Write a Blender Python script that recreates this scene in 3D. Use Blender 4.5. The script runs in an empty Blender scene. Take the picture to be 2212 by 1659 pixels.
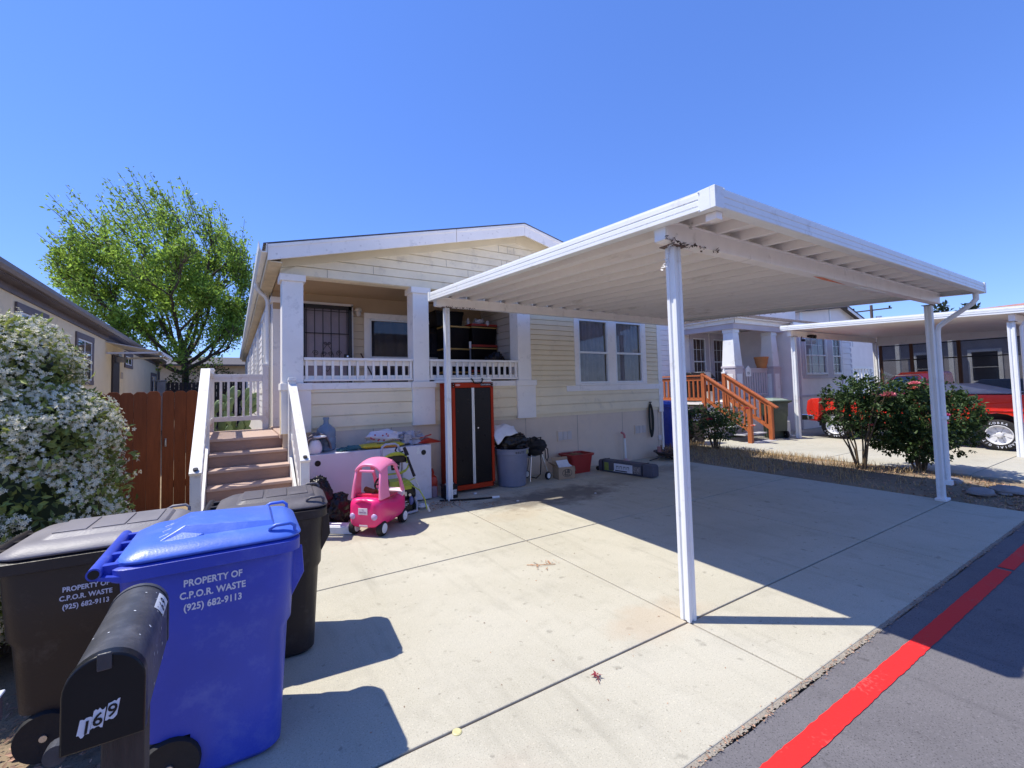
import bpy, math, random
from mathutils import Vector, Matrix, noise
R = math.radians
rnd = random.Random(7)
sc = bpy.context.scene
col = sc.collection

# ------------------------------------------------------------------ camera
cam_d = bpy.data.cameras.new('camera'); cam = bpy.data.objects.new('camera', cam_d); col.objects.link(cam)
yaw, pit, rol = 0.535963143, 0.0471249626, -0.023037023
_f = Vector((math.sin(yaw)*math.cos(pit), math.cos(yaw)*math.cos(pit), math.sin(pit)))
_r = Vector((math.cos(yaw), -math.sin(yaw), 0)); _u = _r.cross(_f)
r2 = math.cos(rol)*_r + math.sin(rol)*_u; u2 = -math.sin(rol)*_r + math.cos(rol)*_u
cm = Matrix((r2, u2, -_f)).transposed().to_4x4(); cm.translation = Vector((0, 0, 1.55))
cam.matrix_world = cm
cam_d.sensor_width = 36; cam_d.sensor_fit = 'HORIZONTAL'
cam_d.lens = 942.857814/2212*36
cam_d.shift_x = 41.84/2212; cam_d.shift_y = -35.81/2212
cam_d.clip_start = 0.05; cam_d.clip_end = 2000
sc.camera = cam

# ------------------------------------------------------------------ light
SUNV = Vector((-0.435, 0.30, 1.0)).normalized()
w = bpy.data.worlds.new("World"); sc.world = w; w.use_nodes = True
nt = w.node_tree; bg = nt.nodes['Background']
sky = nt.nodes.new('ShaderNodeTexSky'); sky.sky_type = 'NISHITA'; sky.sun_disc = False
sky.sun_elevation = math.asin(SUNV.z); sky.sun_rotation = math.atan2(SUNV.x, SUNV.y)
sky.altitude = 0; sky.air_density = 1.0; sky.dust_density = 0.0; sky.ozone_density = 2.5
hs = nt.nodes.new('ShaderNodeMix'); hs.data_type = 'RGBA'; hs.blend_type = 'MULTIPLY'; hs.inputs['Factor'].default_value = 1
hs.inputs['B'].default_value = (0.80, 1.03, 1.78, 1)
gm = nt.nodes.new('ShaderNodeGamma'); gm.inputs['Gamma'].default_value = 0.68
nt.links.new(sky.outputs[0], gm.inputs['Color']); hv = nt.nodes.new('ShaderNodeHueSaturation'); hv.inputs['Saturation'].default_value = 1.22
nt.links.new(gm.outputs[0], hv.inputs['Color']); nt.links.new(hv.outputs[0], hs.inputs['A']); nt.links.new(hs.outputs['Result'], bg.inputs['Color'])
bg.inputs['Strength'].default_value = 0.132
sd = bpy.data.lights.new('sun', 'SUN'); so = bpy.data.objects.new('sun', sd); col.objects.link(so)
sd.energy = 3.8; sd.angle = R(0.5); sd.color = (1, 0.95, 0.84)
so.rotation_euler = SUNV.to_track_quat('Z', 'Y').to_euler(); so.location = (0, 0, 30)
sc.view_settings.view_transform = 'Standard'; sc.view_settings.look = 'None'
sc.view_settings.exposure = 0.72; sc.view_settings.gamma = 1
sc.cycles.max_bounces = 8; sc.cycles.transparent_max_bounces = 16

# ------------------------------------------------------------------ materials
def lin(r, g, b):
    f = lambda c: c/12.92 if c <= 0.04045 else ((c+0.055)/1.055)**2.4
    return (f(r/255), f(g/255), f(b/255))
_M = {}
def mat(name, c, rough=.55, var=.10, vs=4.0, bump=0.0, bs=60.0, metal=0.0, spec=.5, dirt=0.0, dirtc=(.10, .08, .06), ds=2.5, coat=0.0, isl=0.0, stretch=None, trans=0.0, alpha=1.0):
    if name in _M: return _M[name]
    m = bpy.data.materials.new(name); m.use_nodes = True; t = m.node_tree; N = t.nodes; L = t.links
    p = N['Principled BSDF']; p.inputs['Roughness'].default_value = rough; p.inputs['Metallic'].default_value = metal
    p.inputs['Specular IOR Level'].default_value = spec; p.inputs['Coat Weight'].default_value = coat
    tc = N.new('ShaderNodeTexCoord'); mp = N.new('ShaderNodeMapping'); L.new(tc.outputs['Object'], mp.inputs[0])
    if stretch: mp.inputs['Scale'].default_value = stretch
    def noi(s, d=6, r=.6):
        n = N.new('ShaderNodeTexNoise'); n.inputs['Scale'].default_value = s; n.inputs['Detail'].default_value = d; n.inputs['Roughness'].default_value = r
        L.new(mp.outputs[0], n.inputs['Vector']); return n.outputs['Fac']
    def mixc(fac, a, b, bt='MIX'):
        x = N.new('ShaderNodeMix'); x.data_type = 'RGBA'; x.blend_type = bt
        for k, v in (('Factor', fac), ('A', a), ('B', b)):
            if hasattr(v, 'links'): L.new(v, x.inputs[k])
            elif k == 'Factor': x.inputs[k].default_value = v
            else: x.inputs[k].default_value = (*v, 1)
        return x.outputs['Result']
    def ramp(v, a, b):
        x = N.new('ShaderNodeMapRange'); x.inputs['From Min'].default_value = a; x.inputs['From Max'].default_value = b; L.new(v, x.inputs['Value']); return x.outputs['Result']
    lo = tuple(max(0, k*(1-var)) for k in c); hi = tuple(min(1, k*(1+var)) for k in c)
    cc = mixc(ramp(noi(vs), .3, .7), lo, hi)
    if isl:
        g = N.new('ShaderNodeNewGeometry')
        cc = mixc(g.outputs['Random Per Island'], tuple(k*(1-isl) for k in c), tuple(min(1, k*(1+isl)) for k in c)) if var == 0 else mixc(.5, cc, mixc(g.outputs['Random Per Island'], tuple(k*(1-isl) for k in c), tuple(min(1, k*(1+isl)) for k in c)))
    if dirt: 
        cc = mixc(ramp(noi(ds, 8, .72), .62-.25*dirt, .80), cc, dirtc)
    L.new(cc, p.inputs['Base Color'])
    if bump:
        b = N.new('ShaderNodeBump'); b.inputs['Strength'].default_value = bump; b.inputs['Distance'].default_value = .01
        L.new(noi(bs, 4), b.inputs['Height']); L.new(b.outputs[0], p.inputs['Normal'])
    if rough > .08 and metal < .5 and not trans:
        rr = N.new('ShaderNodeMapRange'); rr.inputs['To Min'].default_value = max(0, rough-.1); rr.inputs['To Max'].default_value = min(1, rough+.1)
        L.new(noi(vs*2.3), rr.inputs['Value']); L.new(rr.outputs[0], p.inputs['Roughness'])
    if trans:
        o = N['Material Output']; tl = N.new('ShaderNodeBsdfTranslucent'); L.new(cc, tl.inputs['Color'])
        ms = N.new('ShaderNodeMixShader'); ms.inputs[0].default_value = trans
        L.new(p.outputs[0], ms.inputs[1]); L.new(tl.outputs[0], ms.inputs[2]); L.new(ms.outputs[0], o.inputs[0])
    if alpha < 1:
        o = N['Material Output']; tl = N.new('ShaderNodeBsdfTransparent'); ms = N.new('ShaderNodeMixShader'); ms.inputs[0].default_value = alpha
        L.new(tl.outputs[0], ms.inputs[1]); L.new(p.outputs[0], ms.inputs[2]); L.new(ms.outputs[0], o.inputs[0])
    _M[name] = m; return m

def node_mat(name):
    m = bpy.data.materials.new(name); m.use_nodes = True; _M[name] = m
    return m, m.node_tree.nodes, m.node_tree.links, m.node_tree.nodes['Principled BSDF']

def concrete(name, base, warm, speck=1.0, stains=()):
    m, N, L, p = node_mat(name)
    tc = N.new('ShaderNodeTexCoord'); V = tc.outputs['Object']
    def noi(s, d=8, r=.65, vec=None):
        n = N.new('ShaderNodeTexNoise'); n.inputs['Scale'].default_value = s; n.inputs['Detail'].default_value = d; n.inputs['Roughness'].default_value = r
        L.new(vec or V, n.inputs['Vector']); return n.outputs['Fac']
    def rng(v, a, b, c=0, d=1):
        x = N.new('ShaderNodeMapRange'); x.inputs['From Min'].default_value = a; x.inputs['From Max'].default_value = b; x.inputs['To Min'].default_value = c; x.inputs['To Max'].default_value = d; L.new(v, x.inputs['Value']); return x.outputs[0]
    def mix(f, a, b, bt='MIX'):
        x = N.new('ShaderNodeMix'); x.data_type = 'RGBA'; x.blend_type = bt
        for k, v in (('Factor', f), ('A', a), ('B', b)):
            if hasattr(v, 'links'): L.new(v, x.inputs[k])
            elif k == 'Factor': x.inputs[k].default_value = v
            else: x.inputs[k].default_value = (*v, 1)
        return x.outputs['Result']
    c = mix(rng(noi(.9), .35, .65), base, warm)
    c = mix(rng(noi(3.5), .52, .75, 0, .40), c, tuple(k*.66 for k in base))
    c = mix(rng(noi(.45, 5), .55, .72, 0, .35), c, tuple(k*.72 for k in warm))
    sp = noi(150, 2, .5); c = mix(rng(sp, .56, .70, 0, .55*speck), c, tuple(k*.45 for k in base))
    c = mix(rng(noi(95, 2, .5), .60, .72, 0, .5*speck), c, tuple(min(1, k*1.5) for k in base))
    mp = N.new('ShaderNodeMapping'); mp.inputs['Scale'].default_value = (5.5, .55, 1); L.new(V, mp.inputs[0])
    c = mix(rng(noi(1.6, 5, .6, mp.outputs[0]), .55, .72, 0, .30), c, tuple(k*.60 for k in base))
    c = mix(rng(noi(8.5, 3, .5), .66, .73, 0, .45), c, tuple(k*.40 for k in base))
    c = mix(rng(noi(26, 2, .4), .70, .75, 0, .5), c, tuple(k*.35 for k in warm))
    for (x, y, rx, ry, a, cl) in stains:
        mp = N.new('ShaderNodeMapping'); mp.vector_type = 'POINT'; mp.inputs['Location'].default_value = (-x/rx, -y/ry, 0); mp.inputs['Scale'].default_value = (1/rx, 1/ry, 0); L.new(V, mp.inputs[0])
        ln = N.new('ShaderNodeVectorMath'); ln.operation = 'LENGTH'; L.new(mp.outputs[0], ln.inputs[0])
        ad = N.new('ShaderNodeMath'); ad.operation = 'ADD'; L.new(ln.outputs['Value'], ad.inputs[0]); L.new(rng(noi(4.5, 6), .3, .7, -.35, .35), ad.inputs[1])
        c = mix(rng(ad.outputs[0], .45, 1.0, a, 0), c, cl)
    L.new(c, p.inputs['Base Color']); p.inputs['Roughness'].default_value = .88; p.inputs['Specular IOR Level'].default_value = .25
    b = N.new('ShaderNodeBump'); b.inputs['Strength'].default_value = .35; b.inputs['Distance'].default_value = .004; L.new(noi(170, 3), b.inputs['Height']); L.new(b.outputs[0], p.inputs['Normal'])
    return m

TRIM = mat('trim_paint', (.92, .87, .80), .5, .05, 3, .10, 40, dirt=.25, dirtc=(.55, .52, .48), ds=6)
WHITE = mat('white_enamel', (.80, .81, .80), .38, .04, 3, .05, 30, dirt=.22, dirtc=(.50, .46, .40), ds=5)
WHITEU = mat('white_enamel_underside', (.90, .85, .81), .42, .05, 3, .03, 30, dirt=.15, dirtc=(.55, .50, .45), ds=5, stretch=(2, .25, 1))
CREAM = mat('cream_siding', (.90, .77, .52), .62, .06, 2, .12, 90, dirt=.25, dirtc=(.55, .47, .34), ds=3)
TAN = mat('tan_siding', (.84, .70, .45), .62, .06, 2, .12, 90, dirt=.2, dirtc=(.50, .40, .26), ds=3)
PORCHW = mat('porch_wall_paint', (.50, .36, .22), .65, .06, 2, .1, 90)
GABLE = mat('gable_boards', (.87, .77, .56), .62, .08, 3, .12, 70, dirt=.3, dirtc=(.52, .45, .34), ds=4)
RAKE = mat('rake_trim', (.76, .67, .48), .6, .06, 3, .1, 60)
SKIRT = mat('skirting_paint', (.76, .62, .47), .7, .08, 2, .15, 60, dirt=.4, dirtc=(.60, .50, .42), ds=2)
SHINGLE = mat('shingle', (.10, .09, .09), .9, .3, 12, .5, 80)
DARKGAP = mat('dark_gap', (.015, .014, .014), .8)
GLASS = mat('window_glass', (.012, .014, .02), .03, 0, spec=1.0, coat=.4)
GLASSC = mat('clear_window_glass', (.02, .022, .03), .03, 0, spec=1.0, coat=.5, alpha=.45)
CURTAIN = mat('curtain', (.55, .54, .60), .9, .15, 6)
CURTDK = mat('dark_curtain', (.10, .09, .11), .9, .15, 6)
BLACKM = mat('black_iron', (.018, .016, .018), .45, .1)
BLACKP = mat('black_plastic', (.014, .012, .013), .42, .15, 6, .1, 60, spec=.3)
BAG = mat('black_bag_plastic', (.011, .010, .011), .33, .2, 8, .3, 22, spec=.35)
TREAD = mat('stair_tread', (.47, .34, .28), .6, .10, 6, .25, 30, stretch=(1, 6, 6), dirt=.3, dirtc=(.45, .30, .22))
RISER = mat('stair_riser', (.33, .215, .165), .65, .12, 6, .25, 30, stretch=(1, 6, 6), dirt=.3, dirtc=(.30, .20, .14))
STAIRW = mat('stair_white_paint', (.76, .74, .72), .55, .06, 4, .15, 40, dirt=.35, dirtc=(.50, .42, .34), ds=6)
STEEL = mat('galvanised_steel', (.55, .56, .58), .35, .1, 10, metal=.9)
CHROME = mat('chrome', (.75, .76, .78), .12, .03, metal=1.0)
RUBBER = mat('rubber', (.011, .010, .011), .75, .2, 10, .3, 60)

# ------------------------------------------------------------------ mesh builder
WMX = {}
class MB:
    def __init__(s): s.v = []; s.f = []; s.m = []; s.c = 0
    def use(s, i): s.c = i; return s
    def poly(s, pts):
        n = len(s.v); s.v += [tuple(p) for p in pts]; s.f.append(tuple(range(n, n+len(pts)))); s.m.append(s.c)
    def raw(s, vs, fs, mx=None):
        n = len(s.v); s.v += [tuple(mx @ Vector(p)) if mx else tuple(p) for p in vs]
        for f in fs: s.f.append(tuple(n+i for i in f)); s.m.append(s.c)
    def box(s, x0, y0, z0, x1, y1, z1):
        if x0 > x1: x0, x1 = x1, x0
        if y0 > y1: y0, y1 = y1, y0
        if z0 > z1: z0, z1 = z1, z0
        s.raw([(x0,y0,z0),(x1,y0,z0),(x1,y1,z0),(x0,y1,z0),(x0,y0,z1),(x1,y0,z1),(x1,y1,z1),(x0,y1,z1)],
              [(3,2,1,0),(4,5,6,7),(0,1,5,4),(1,2,6,5),(2,3,7,6),(3,0,4,7)]); return s
    def obox(s, mx, sx, sy, sz):
        a = MB(); a.box(-sx/2, -sy/2, -sz/2, sx/2, sy/2, sz/2); s.raw(a.v, a.f, mx); return s
    def bar(s, p0, p1, w, h, up=(0, 0, 1)):
        p0 = Vector(p0); p1 = Vector(p1); d = (p1-p0); l = d.length; d.normalize(); u = Vector(up)
        x = d.cross(u)
        if x.length < 1e-4: x = d.cross(Vector((0, 1, 0)))
        x.normalize(); z = x.cross(d)
        mx = Matrix((x, d, z)).transposed().to_4x4(); mx.translation = (p0+p1)/2
        return s.obox(mx, w, l, h)
    def prism(s, pts, vec):
        n = len(pts); vec = Vector(vec); a = [Vector(p) for p in pts]; b = [p+vec for p in a]
        s.raw(a+b, [tuple(range(n-1, -1, -1)), tuple(range(n, 2*n))]+[(i, (i+1) % n, n+(i+1) % n, n+i) for i in range(n)]); return s
    def cyl(s, p0, p1, r0, r1=None, n=14, cap=True):
        if r1 is None: r1 = r0
        return s.tube([p0, p1], [r0, r1], n, cap)
    def tube(s, pts, r, n=8, cap=True, closed=False):
        P = [Vector(p) for p in pts]; m = len(P); rr = r if isinstance(r, (list, tuple)) else [r]*m
        base = len(s.v); pn = None
        for i in range(m):
            if closed: d = P[(i+1) % m]-P[i-1]
            else: d = P[min(i+1, m-1)]-P[max(i-1, 0)]
            d.normalize()
            if pn is None:
                pn = d.orthogonal().normalized()
            else:
                pn = (pn-d*pn.dot(d))
                if pn.length < 1e-5: pn = d.orthogonal()
                pn.normalize()
            b = d.cross(pn)
            for k in range(n):
                a = 2*math.pi*k/n; s.v.append(tuple(P[i]+rr[i]*(math.cos(a)*pn+math.sin(a)*b)))
        for i in range(m if closed else m-1):
            j = (i+1) % m
            for k in range(n):
                s.f.append((base+i*n+k, base+i*n+(k+1) % n, base+j*n+(k+1) % n, base+j*n+k)); s.m.append(s.c)
        if cap and not closed:
            s.f.append(tuple(base+k for k in range(n-1, -1, -1))); s.m.append(s.c)
            s.f.append(tuple(base+(m-1)*n+k for k in range(n))); s.m.append(s.c)
        return s
    def lathe(s, prof, c=(0, 0, 0), n=24, mx=None, cap=True):
        c = Vector(c); vs = []; fs = []
        for (r, z) in prof:
            for k in range(n):
                a = 2*math.pi*k/n; vs.append(c+Vector((r*math.cos(a), r*math.sin(a), z)))
        for i in range(len(prof)-1):
            for k in range(n): fs.append((i*n+k, i*n+(k+1) % n, (i+1)*n+(k+1) % n, (i+1)*n+k))
        if cap and prof[0][0] > 1e-4: fs.append(tuple(range(n-1, -1, -1)))
        if cap and prof[-1][0] > 1e-4: fs.append(tuple((len(prof)-1)*n+k for k in range(n)))
        s.raw(vs, fs, mx); return s
    def grid(s, fn, nu, nv, wrap=False):
        vs = [fn(i/nu, j/nv) for i in range(nu+1) for j in range(nv+1)]
        s.raw(vs, [(i*(nv+1)+j, (i+1)*(nv+1)+j, (i+1)*(nv+1)+j+1, i*(nv+1)+j+1) for i in range(nu) for j in range(nv)]); return s
    def loft(s, rings, cap=True):
        n = len(rings[0]); vs = [p for r_ in rings for p in r_]; fs = []
        for i in range(len(rings)-1):
            for k in range(n): fs.append((i*n+k, i*n+(k+1) % n, (i+1)*n+(k+1) % n, (i+1)*n+k))
        if cap: fs.append(tuple(range(n-1, -1, -1))); fs.append(tuple((len(rings)-1)*n+k for k in range(n)))
        s.raw(vs, fs); return s
    def blob(s, c, rad, seed=0, amp=.25, fr=2.0, nu=18, nv=24, flat=None, wr=0):
        c = Vector(c); rx, ry, rz = rad
        def fn(u, v):
            th = math.pi*u; ph = 2*math.pi*v
            d = Vector((math.sin(th)*math.cos(ph), math.sin(th)*math.sin(ph), math.cos(th)))
            k = 1+amp*noise.noise(d*fr+Vector((seed*3.1, seed, 0)))+amp*.5*noise.noise(d*fr*2.7+Vector((seed, 5, seed)))
            if wr: k += wr*(abs(noise.noise(Vector((d.x*6, d.y*6, d.z*2.2+seed))))+.6*abs(noise.noise(Vector((d.x*13, d.y*13, d.z*5+seed)))))-wr*.3
            if wr: k = 1+(k-1)*min(1, math.sin(th)*1.6)
            q = c+Vector((d.x*rx*k, d.y*ry*k, d.z*rz*k))
            if flat is not None: q.z = max(q.z, flat)
            return q
        return s.grid(fn, nu, nv)
    def build(s, name, mats, parent=None, smooth=None, bevel=0, local=False, seg=2):
        if not isinstance(mats, (list, tuple)): mats = [mats]
        me = bpy.data.meshes.new(name); vs = s.v
        if parent is not None and not local:
            inv = WMX[parent.name].inverted(); vs = [tuple(inv @ Vector(p)) for p in vs]
        me.from_pydata(vs, [], s.f)
        for m_ in mats: me.materials.append(m_)
        if len(mats) > 1: me.polygons.foreach_set('material_index', s.m)
        if smooth is not None:
            me.polygons.foreach_set('use_smooth', [True]*len(me.polygons))
            me.set_sharp_from_angle(angle=R(smooth))
        me.update()
        o = bpy.data.objects.new(name, me); col.objects.link(o)
        if parent is not None: o.parent = parent; WMX[o.name] = WMX[parent.name]
        else: WMX[o.name] = Matrix.Identity(4)
        if bevel:
            b = o.modifiers.new('bevel', 'BEVEL'); b.width = bevel; b.segments = seg; b.limit_method = 'ANGLE'; b.angle_limit = R(40)
        return o

def build_each(mb, name, mats, parent=None, nv=8, nf=6, **k):
    out = []
    for i in range(len(mb.v)//nv):
        q = MB(); q.v = mb.v[i*nv:(i+1)*nv]; q.f = [tuple(j-i*nv for j in f) for f in mb.f[i*nf:(i+1)*nf]]; q.m = [0]*nf; out.append(q.build(name, mats, parent, **k))
    return out
def thing(name, label, cat, loc=(0, 0, 0), rz=0, group=None):
    o = bpy.data.objects.new(name, None); col.objects.link(o); o.empty_display_size = .1
    o.location = loc; o.rotation_euler = (0, 0, rz)
    WMX[o.name] = Matrix.Translation(loc) @ Matrix.Rotation(rz, 4, 'Z')
    return tag(o, label, cat, group)
def tag(o, label, cat, group=None):
    o['label'] = label; o['category'] = cat
    if group: o['group'] = group
    return o
def struct(o, kind='structure'):
    o['kind'] = kind; return o
def copy_tree(o, parent=None):
    c = o.copy(); col.objects.link(c)
    if parent: c.parent = parent
    for ch in list(o.children): copy_tree(ch, c)
    return c
_TX = {}
def text_mesh(txt, size, bold=.0, ext=.0008, shear=0, align='LEFT', spacing=1.0):
    key = (txt, size, bold, ext, shear, align, spacing)
    if key in _TX: return _TX[key]
    cu = bpy.data.curves.new('t', 'FONT'); cu.body = txt; cu.size = size; cu.offset = bold*size; cu.extrude = ext; cu.shear = shear
    cu.align_x = align; cu.resolution_u = 3; cu.space_character = spacing
    ob = bpy.data.objects.new('t', cu); col.objects.link(ob)
    bpy.context.view_layer.update()
    me = bpy.data.meshes.new_from_object(ob.evaluated_get(bpy.context.evaluated_depsgraph_get()))
    r_ = ([tuple(v.co) for v in me.vertices], [tuple(p.vertices) for p in me.polygons])
    bpy.data.objects.remove(ob); bpy.data.curves.remove(cu); bpy.data.meshes.remove(me)
    _TX[key] = r_; return r_
def frame_mx(o, xa, ya):
    xa = Vector(xa).normalized(); ya = Vector(ya).normalized(); za = xa.cross(ya)
    m = Matrix((xa, ya, za)).transposed().to_4x4(); m.translation = Vector(o); return m
def rrect(hx, hy, r, n=5, z=0, cx=0, cy=0):
    out = []
    for (sx, sy, a0) in ((1, 1, 0), (-1, 1, 90), (-1, -1, 180), (1, -1, 270)):
        for k in range(n+1):
            a = R(a0+90*k/n); out.append((cx+sx*(hx-r)+r*math.cos(a), cy+sy*(hy-r)+r*math.sin(a), z))
    return out
def laps(mb, x0, x1, z0, z1, pitch, y, ax='x', lip=.028, sgn=-1, xr=None, holes=(), gap=.0075):
    """lapped boards on a vertical wall; ax='x': wall in plane y=const facing sgn*y, ax='y': plane x=const facing sgn*x"""
    z = z0; k = 0
    P = (lambda a, d, h: (a, y+sgn*d, h)) if ax == 'x' else (lambda a, d, h: (y+sgn*d, a, h))
    while z < z1-1e-4:
        zt = min(z+pitch, z1); a0, a1, b0, b1 = x0, x1, x0, x1
        if xr: (a0, a1), (b0, b1) = xr(z), xr(zt)
        segs = [(a0, a1, b0, b1)]
        for (h0, h1, g0, g1) in holes:
            if g0 < (z+zt)/2 < g1: segs = [t_ for (c0, c1, e0, e1) in segs for t_ in (((c0, h0, e0, h0), (h1, c1, h1, e1)) if c0 < h0 and c1 > h1 else ((c0, c1, e0, e1),))]
        for (a0, a1, b0, b1) in segs:
          if a1 > a0+.01:
            q = [P(a0, lip, z+gap), P(a1, lip, z+gap), P(b1, lip*.72, zt), P(b0, lip*.72, zt)]
            u = [P(a0, 0, z+gap), P(a1, 0, z+gap), P(a1, lip, z+gap), P(a0, lip, z+gap)]
            mb.poly(q); mb.poly(u); mb.poly([P(b0, lip*.72, zt), P(b1, lip*.72, zt), P(b1, 0, zt), P(b0, 0, zt)])
        z = zt
    return mb
def wallbox(mb, x0, x1, y0, y1, z0, z1, holes=()):
    xs = sorted({x0, x1, *[h for a in holes for h in a[:2]]}); zs = sorted({z0, z1, *[h for a in holes for h in a[2:]]})
    for i in range(len(xs)-1):
        for j in range(len(zs)-1):
            cx, cz = (xs[i]+xs[i+1])/2, (zs[j]+zs[j+1])/2
            if not any(a[0] < cx < a[1] and a[2] < cz < a[3] for a in holes): mb.box(xs[i], y0, zs[j], xs[i+1], y1, zs[j+1])
    return mb

# ------------------------------------------------------------------ setting
SOIL = concrete('dry_soil', (.20, .15, .10), (.30, .23, .15), 1.6)
CONC = concrete('driveway_concrete', (.435, .405, .32), (.495, .465, .38), 1.0,
   stains=[(3.95, 4.95, 1.35, .50, .72, (.10, .085, .075)), (5.5, 5.2, .6, .35, .35, (.20, .18, .15)), (7.0, 5.3, .6, .4, .5, (.16, .14, .12)), (2.4, 2.0, .5, .25, .40, (.42, .32, .22)), (1.2, 4.9, .8, .3, .4, (.30, .25, .19)), (3.0, 4.55, .5, .3, .35, (.40, .32, .22)), (4.2, 2.7, .8, .5, .22, (.30, .27, .22)), (.6, 1.5, .6, .3, .25, (.45, .36, .28))])
CONC2 = concrete('neighbour_concrete', (.40, .38, .31), (.46, .44, .37), .9)
ASPH = concrete('asphalt', (.132, .124, .130), (.17, .160, .166), 1.7)
JOINT = mat('joint_dirt', (.14, .09, .06), .95, .3, 20)
def redline():
    m, N, L, p = node_mat('red_paint')
    tc = N.new('ShaderNodeTexCoord'); n = N.new('ShaderNodeTexNoise'); n.inputs['Scale'].default_value = 60; n.inputs['Detail'].default_value = 4; L.new(tc.outputs['Object'], n.inputs['Vector'])
    n2 = N.new('ShaderNodeTexNoise'); n2.inputs['Scale'].default_value = 3; L.new(tc.outputs['Object'], n2.inputs['Vector'])
    ad = N.new('ShaderNodeMath'); ad.operation = 'MULTIPLY'; L.new(n.outputs['Fac'], ad.inputs[0]); L.new(n2.outputs['Fac'], ad.inputs[1])
    mr = N.new('ShaderNodeMapRange'); mr.inputs['From Min'].default_value = .33; mr.inputs['From Max'].default_value = .42; L.new(ad.outputs[0], mr.inputs['Value'])
    mx = N.new('ShaderNodeMix'); mx.data_type = 'RGBA'; mx.inputs['A'].default_value = (.74, .013, .011, 1); mx.inputs['B'].default_value = (.60, .06, .05, 1); L.new(mr.outputs[0], mx.inputs['Factor'])
    L.new(mx.outputs['Result'], p.inputs['Base Color']); p.inputs['Roughness'].default_value = .75
    b = N.new('ShaderNodeBump'); b.inputs['Strength'].default_value = .4; b.inputs['Distance'].default_value = .004; L.new(n.outputs['Fac'], b.inputs['Height']); L.new(b.outputs[0], p.inputs['Normal'])
    return m
g = MB(); g.poly([(-400, -400, -.03), (400, -400, -.03), (400, 400, -.03), (-400, 400, -.03)]); struct(g.build('ground', SOIL))
def wig(x0, x1, y, amp, n, seed):
    q = random.Random(seed); return [(x0+(x1-x0)*i/n, y+q.uniform(-amp, amp)) for i in range(n+1)]
g = MB(); top = wig(-40, 60, 1.178, .008, 500, 3)
g.poly([(-40, -9, -.008), (60, -9, -.008)]+[(x, y, -.008) for x, y in reversed(top)]); struct(g.build('road', ASPH))
g = MB(); a = wig(-.5, 45, 1.050, .0026, 1600, 5); b = wig(-.5, 45, .960, .0026, 1600, 6)
for i in range(1600):
    if 5.32 < a[i][0] < 5.37: continue
    g.poly([(a[i][0], a[i][1], -.004), (b[i][0], b[i][1], -.004), (b[i+1][0], b[i+1][1], -.004), (a[i+1][0], a[i+1][1], -.004)])
struct(g.build('red_kerb_line', redline()))
g = MB(); g.box(-.12, 1.20, -.026, 7.76, 6.36, -.012); struct(g.build('driveway_base', JOINT))
q_ = random.Random(41); g = MB()
for i in range(400):
    x = -.3+i*.0204; g.poly([(x, 1.181+q_.uniform(-.007, .007), -.0055), (x+.0204, 1.181+q_.uniform(-.007, .007), -.0055), (x+.0204, 1.214, -.0045), (x, 1.214, -.0045)])
struct(g.build('gutter_dirt', concrete('gutter_grit', (.26, .23, .19), (.34, .30, .24), 2.2)))
def slabs(xs, ys, gap, mb, skip=()):
    for i in range(len(xs)-1):
        for j in range(len(ys)-1):
            if (i, j) in skip: continue
            mb.box(xs[i]+gap/2, ys[j]+gap/2, -.05, xs[i+1]-gap/2, ys[j+1]-gap/2, 0)
g = MB(); slabs([-.15, 2.556, 5.22, 7.78], [1.20, 1.879, 3.715, 5.62, 6.36], .013, g)
struct(g.build('driveway', CONC, bevel=.006))
g = MB(); slabs([10.05, 12.05, 14.4, 17.0], [1.2, 2.18, 4.2, 6.3, 7.04], .013, g); g.box(10.3, 6.3, -.05, 12.2, 7.4, -.002)
struct(g.build('neighbour_driveway', CONC2, bevel=.006))
g = MB(); slabs([18.9, 24, 29], [1.2, 4.2, 7.2], .013, g); struct(g.build('far_driveway', CONC2))
g = MB(); g.box(-9, 1.17, -.05, -.155, 1.45, -.006); struct(g.build('pavement', CONC2))
# dry strip between the driveways: mound of soil, dry grass, litter
def mound(u, v):
    y = 1.25+u*7.6; xl = 7.79; xr = 10.03
    if y < 2.6: xr = 10.03-(2.6-y)**1.5*.55
    x = xl+(xr-xl)*v; h = .07*math.sin(math.pi*v)*min(1, (u+.02)*8)
    return (x, y, -.012+h+.02*noise.noise(Vector((x*3, y*3, 0)))*math.sin(math.pi*v))
STRAW = mat('dry_grass', (.42, .30, .15), .8, 0, isl=.45, trans=.25)
LEAFB = mat('dry_litter', (.34, .20, .13), .85, 0, isl=.6)
g = MB(); g.grid(mound, 60, 24); struct(g.build('planting_strip', SOIL, smooth=60))
g = MB(); q = random.Random(11)
def blade(mb, x, y, z, h, q, wd=.004):
    a = q.uniform(0, 6.28); l = h*q.uniform(.2, .9); dx, dy = math.cos(a), math.sin(a)
    mb.poly([(x-dy*wd, y+dx*wd, z), (x+dy*wd, y-dx*wd, z), (x+dx*l*.4+dy*wd*.7, y+dy*l*.4-dx*wd*.7, z+h*.6), (x+dx*l*.4-dy*wd*.7, y+dy*l*.4+dx*wd*.7, z+h*.6)])
    mb.poly([(x+dx*l*.4-dy*wd*.7, y+dy*l*.4+dx*wd*.7, z+h*.6), (x+dx*l*.4+dy*wd*.7, y+dy*l*.4-dx*wd*.7, z+h*.6), (x+dx*l, y+dy*l, z+h)])
for i in range(9000):
    u = q.random()**.8; v = q.betavariate(1.2, 1.2); p_ = mound(u, v)
    if noise.noise(Vector((p_[0]*1.7, p_[1]*1.7, 3))) < -.12 and p_[1] < 4: continue
    k = .5 if p_[1] < 2.6 else 1
    blade(g, p_[0], p_[1], p_[2]-.01, q.uniform(.04, .15)*k, q)
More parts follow.
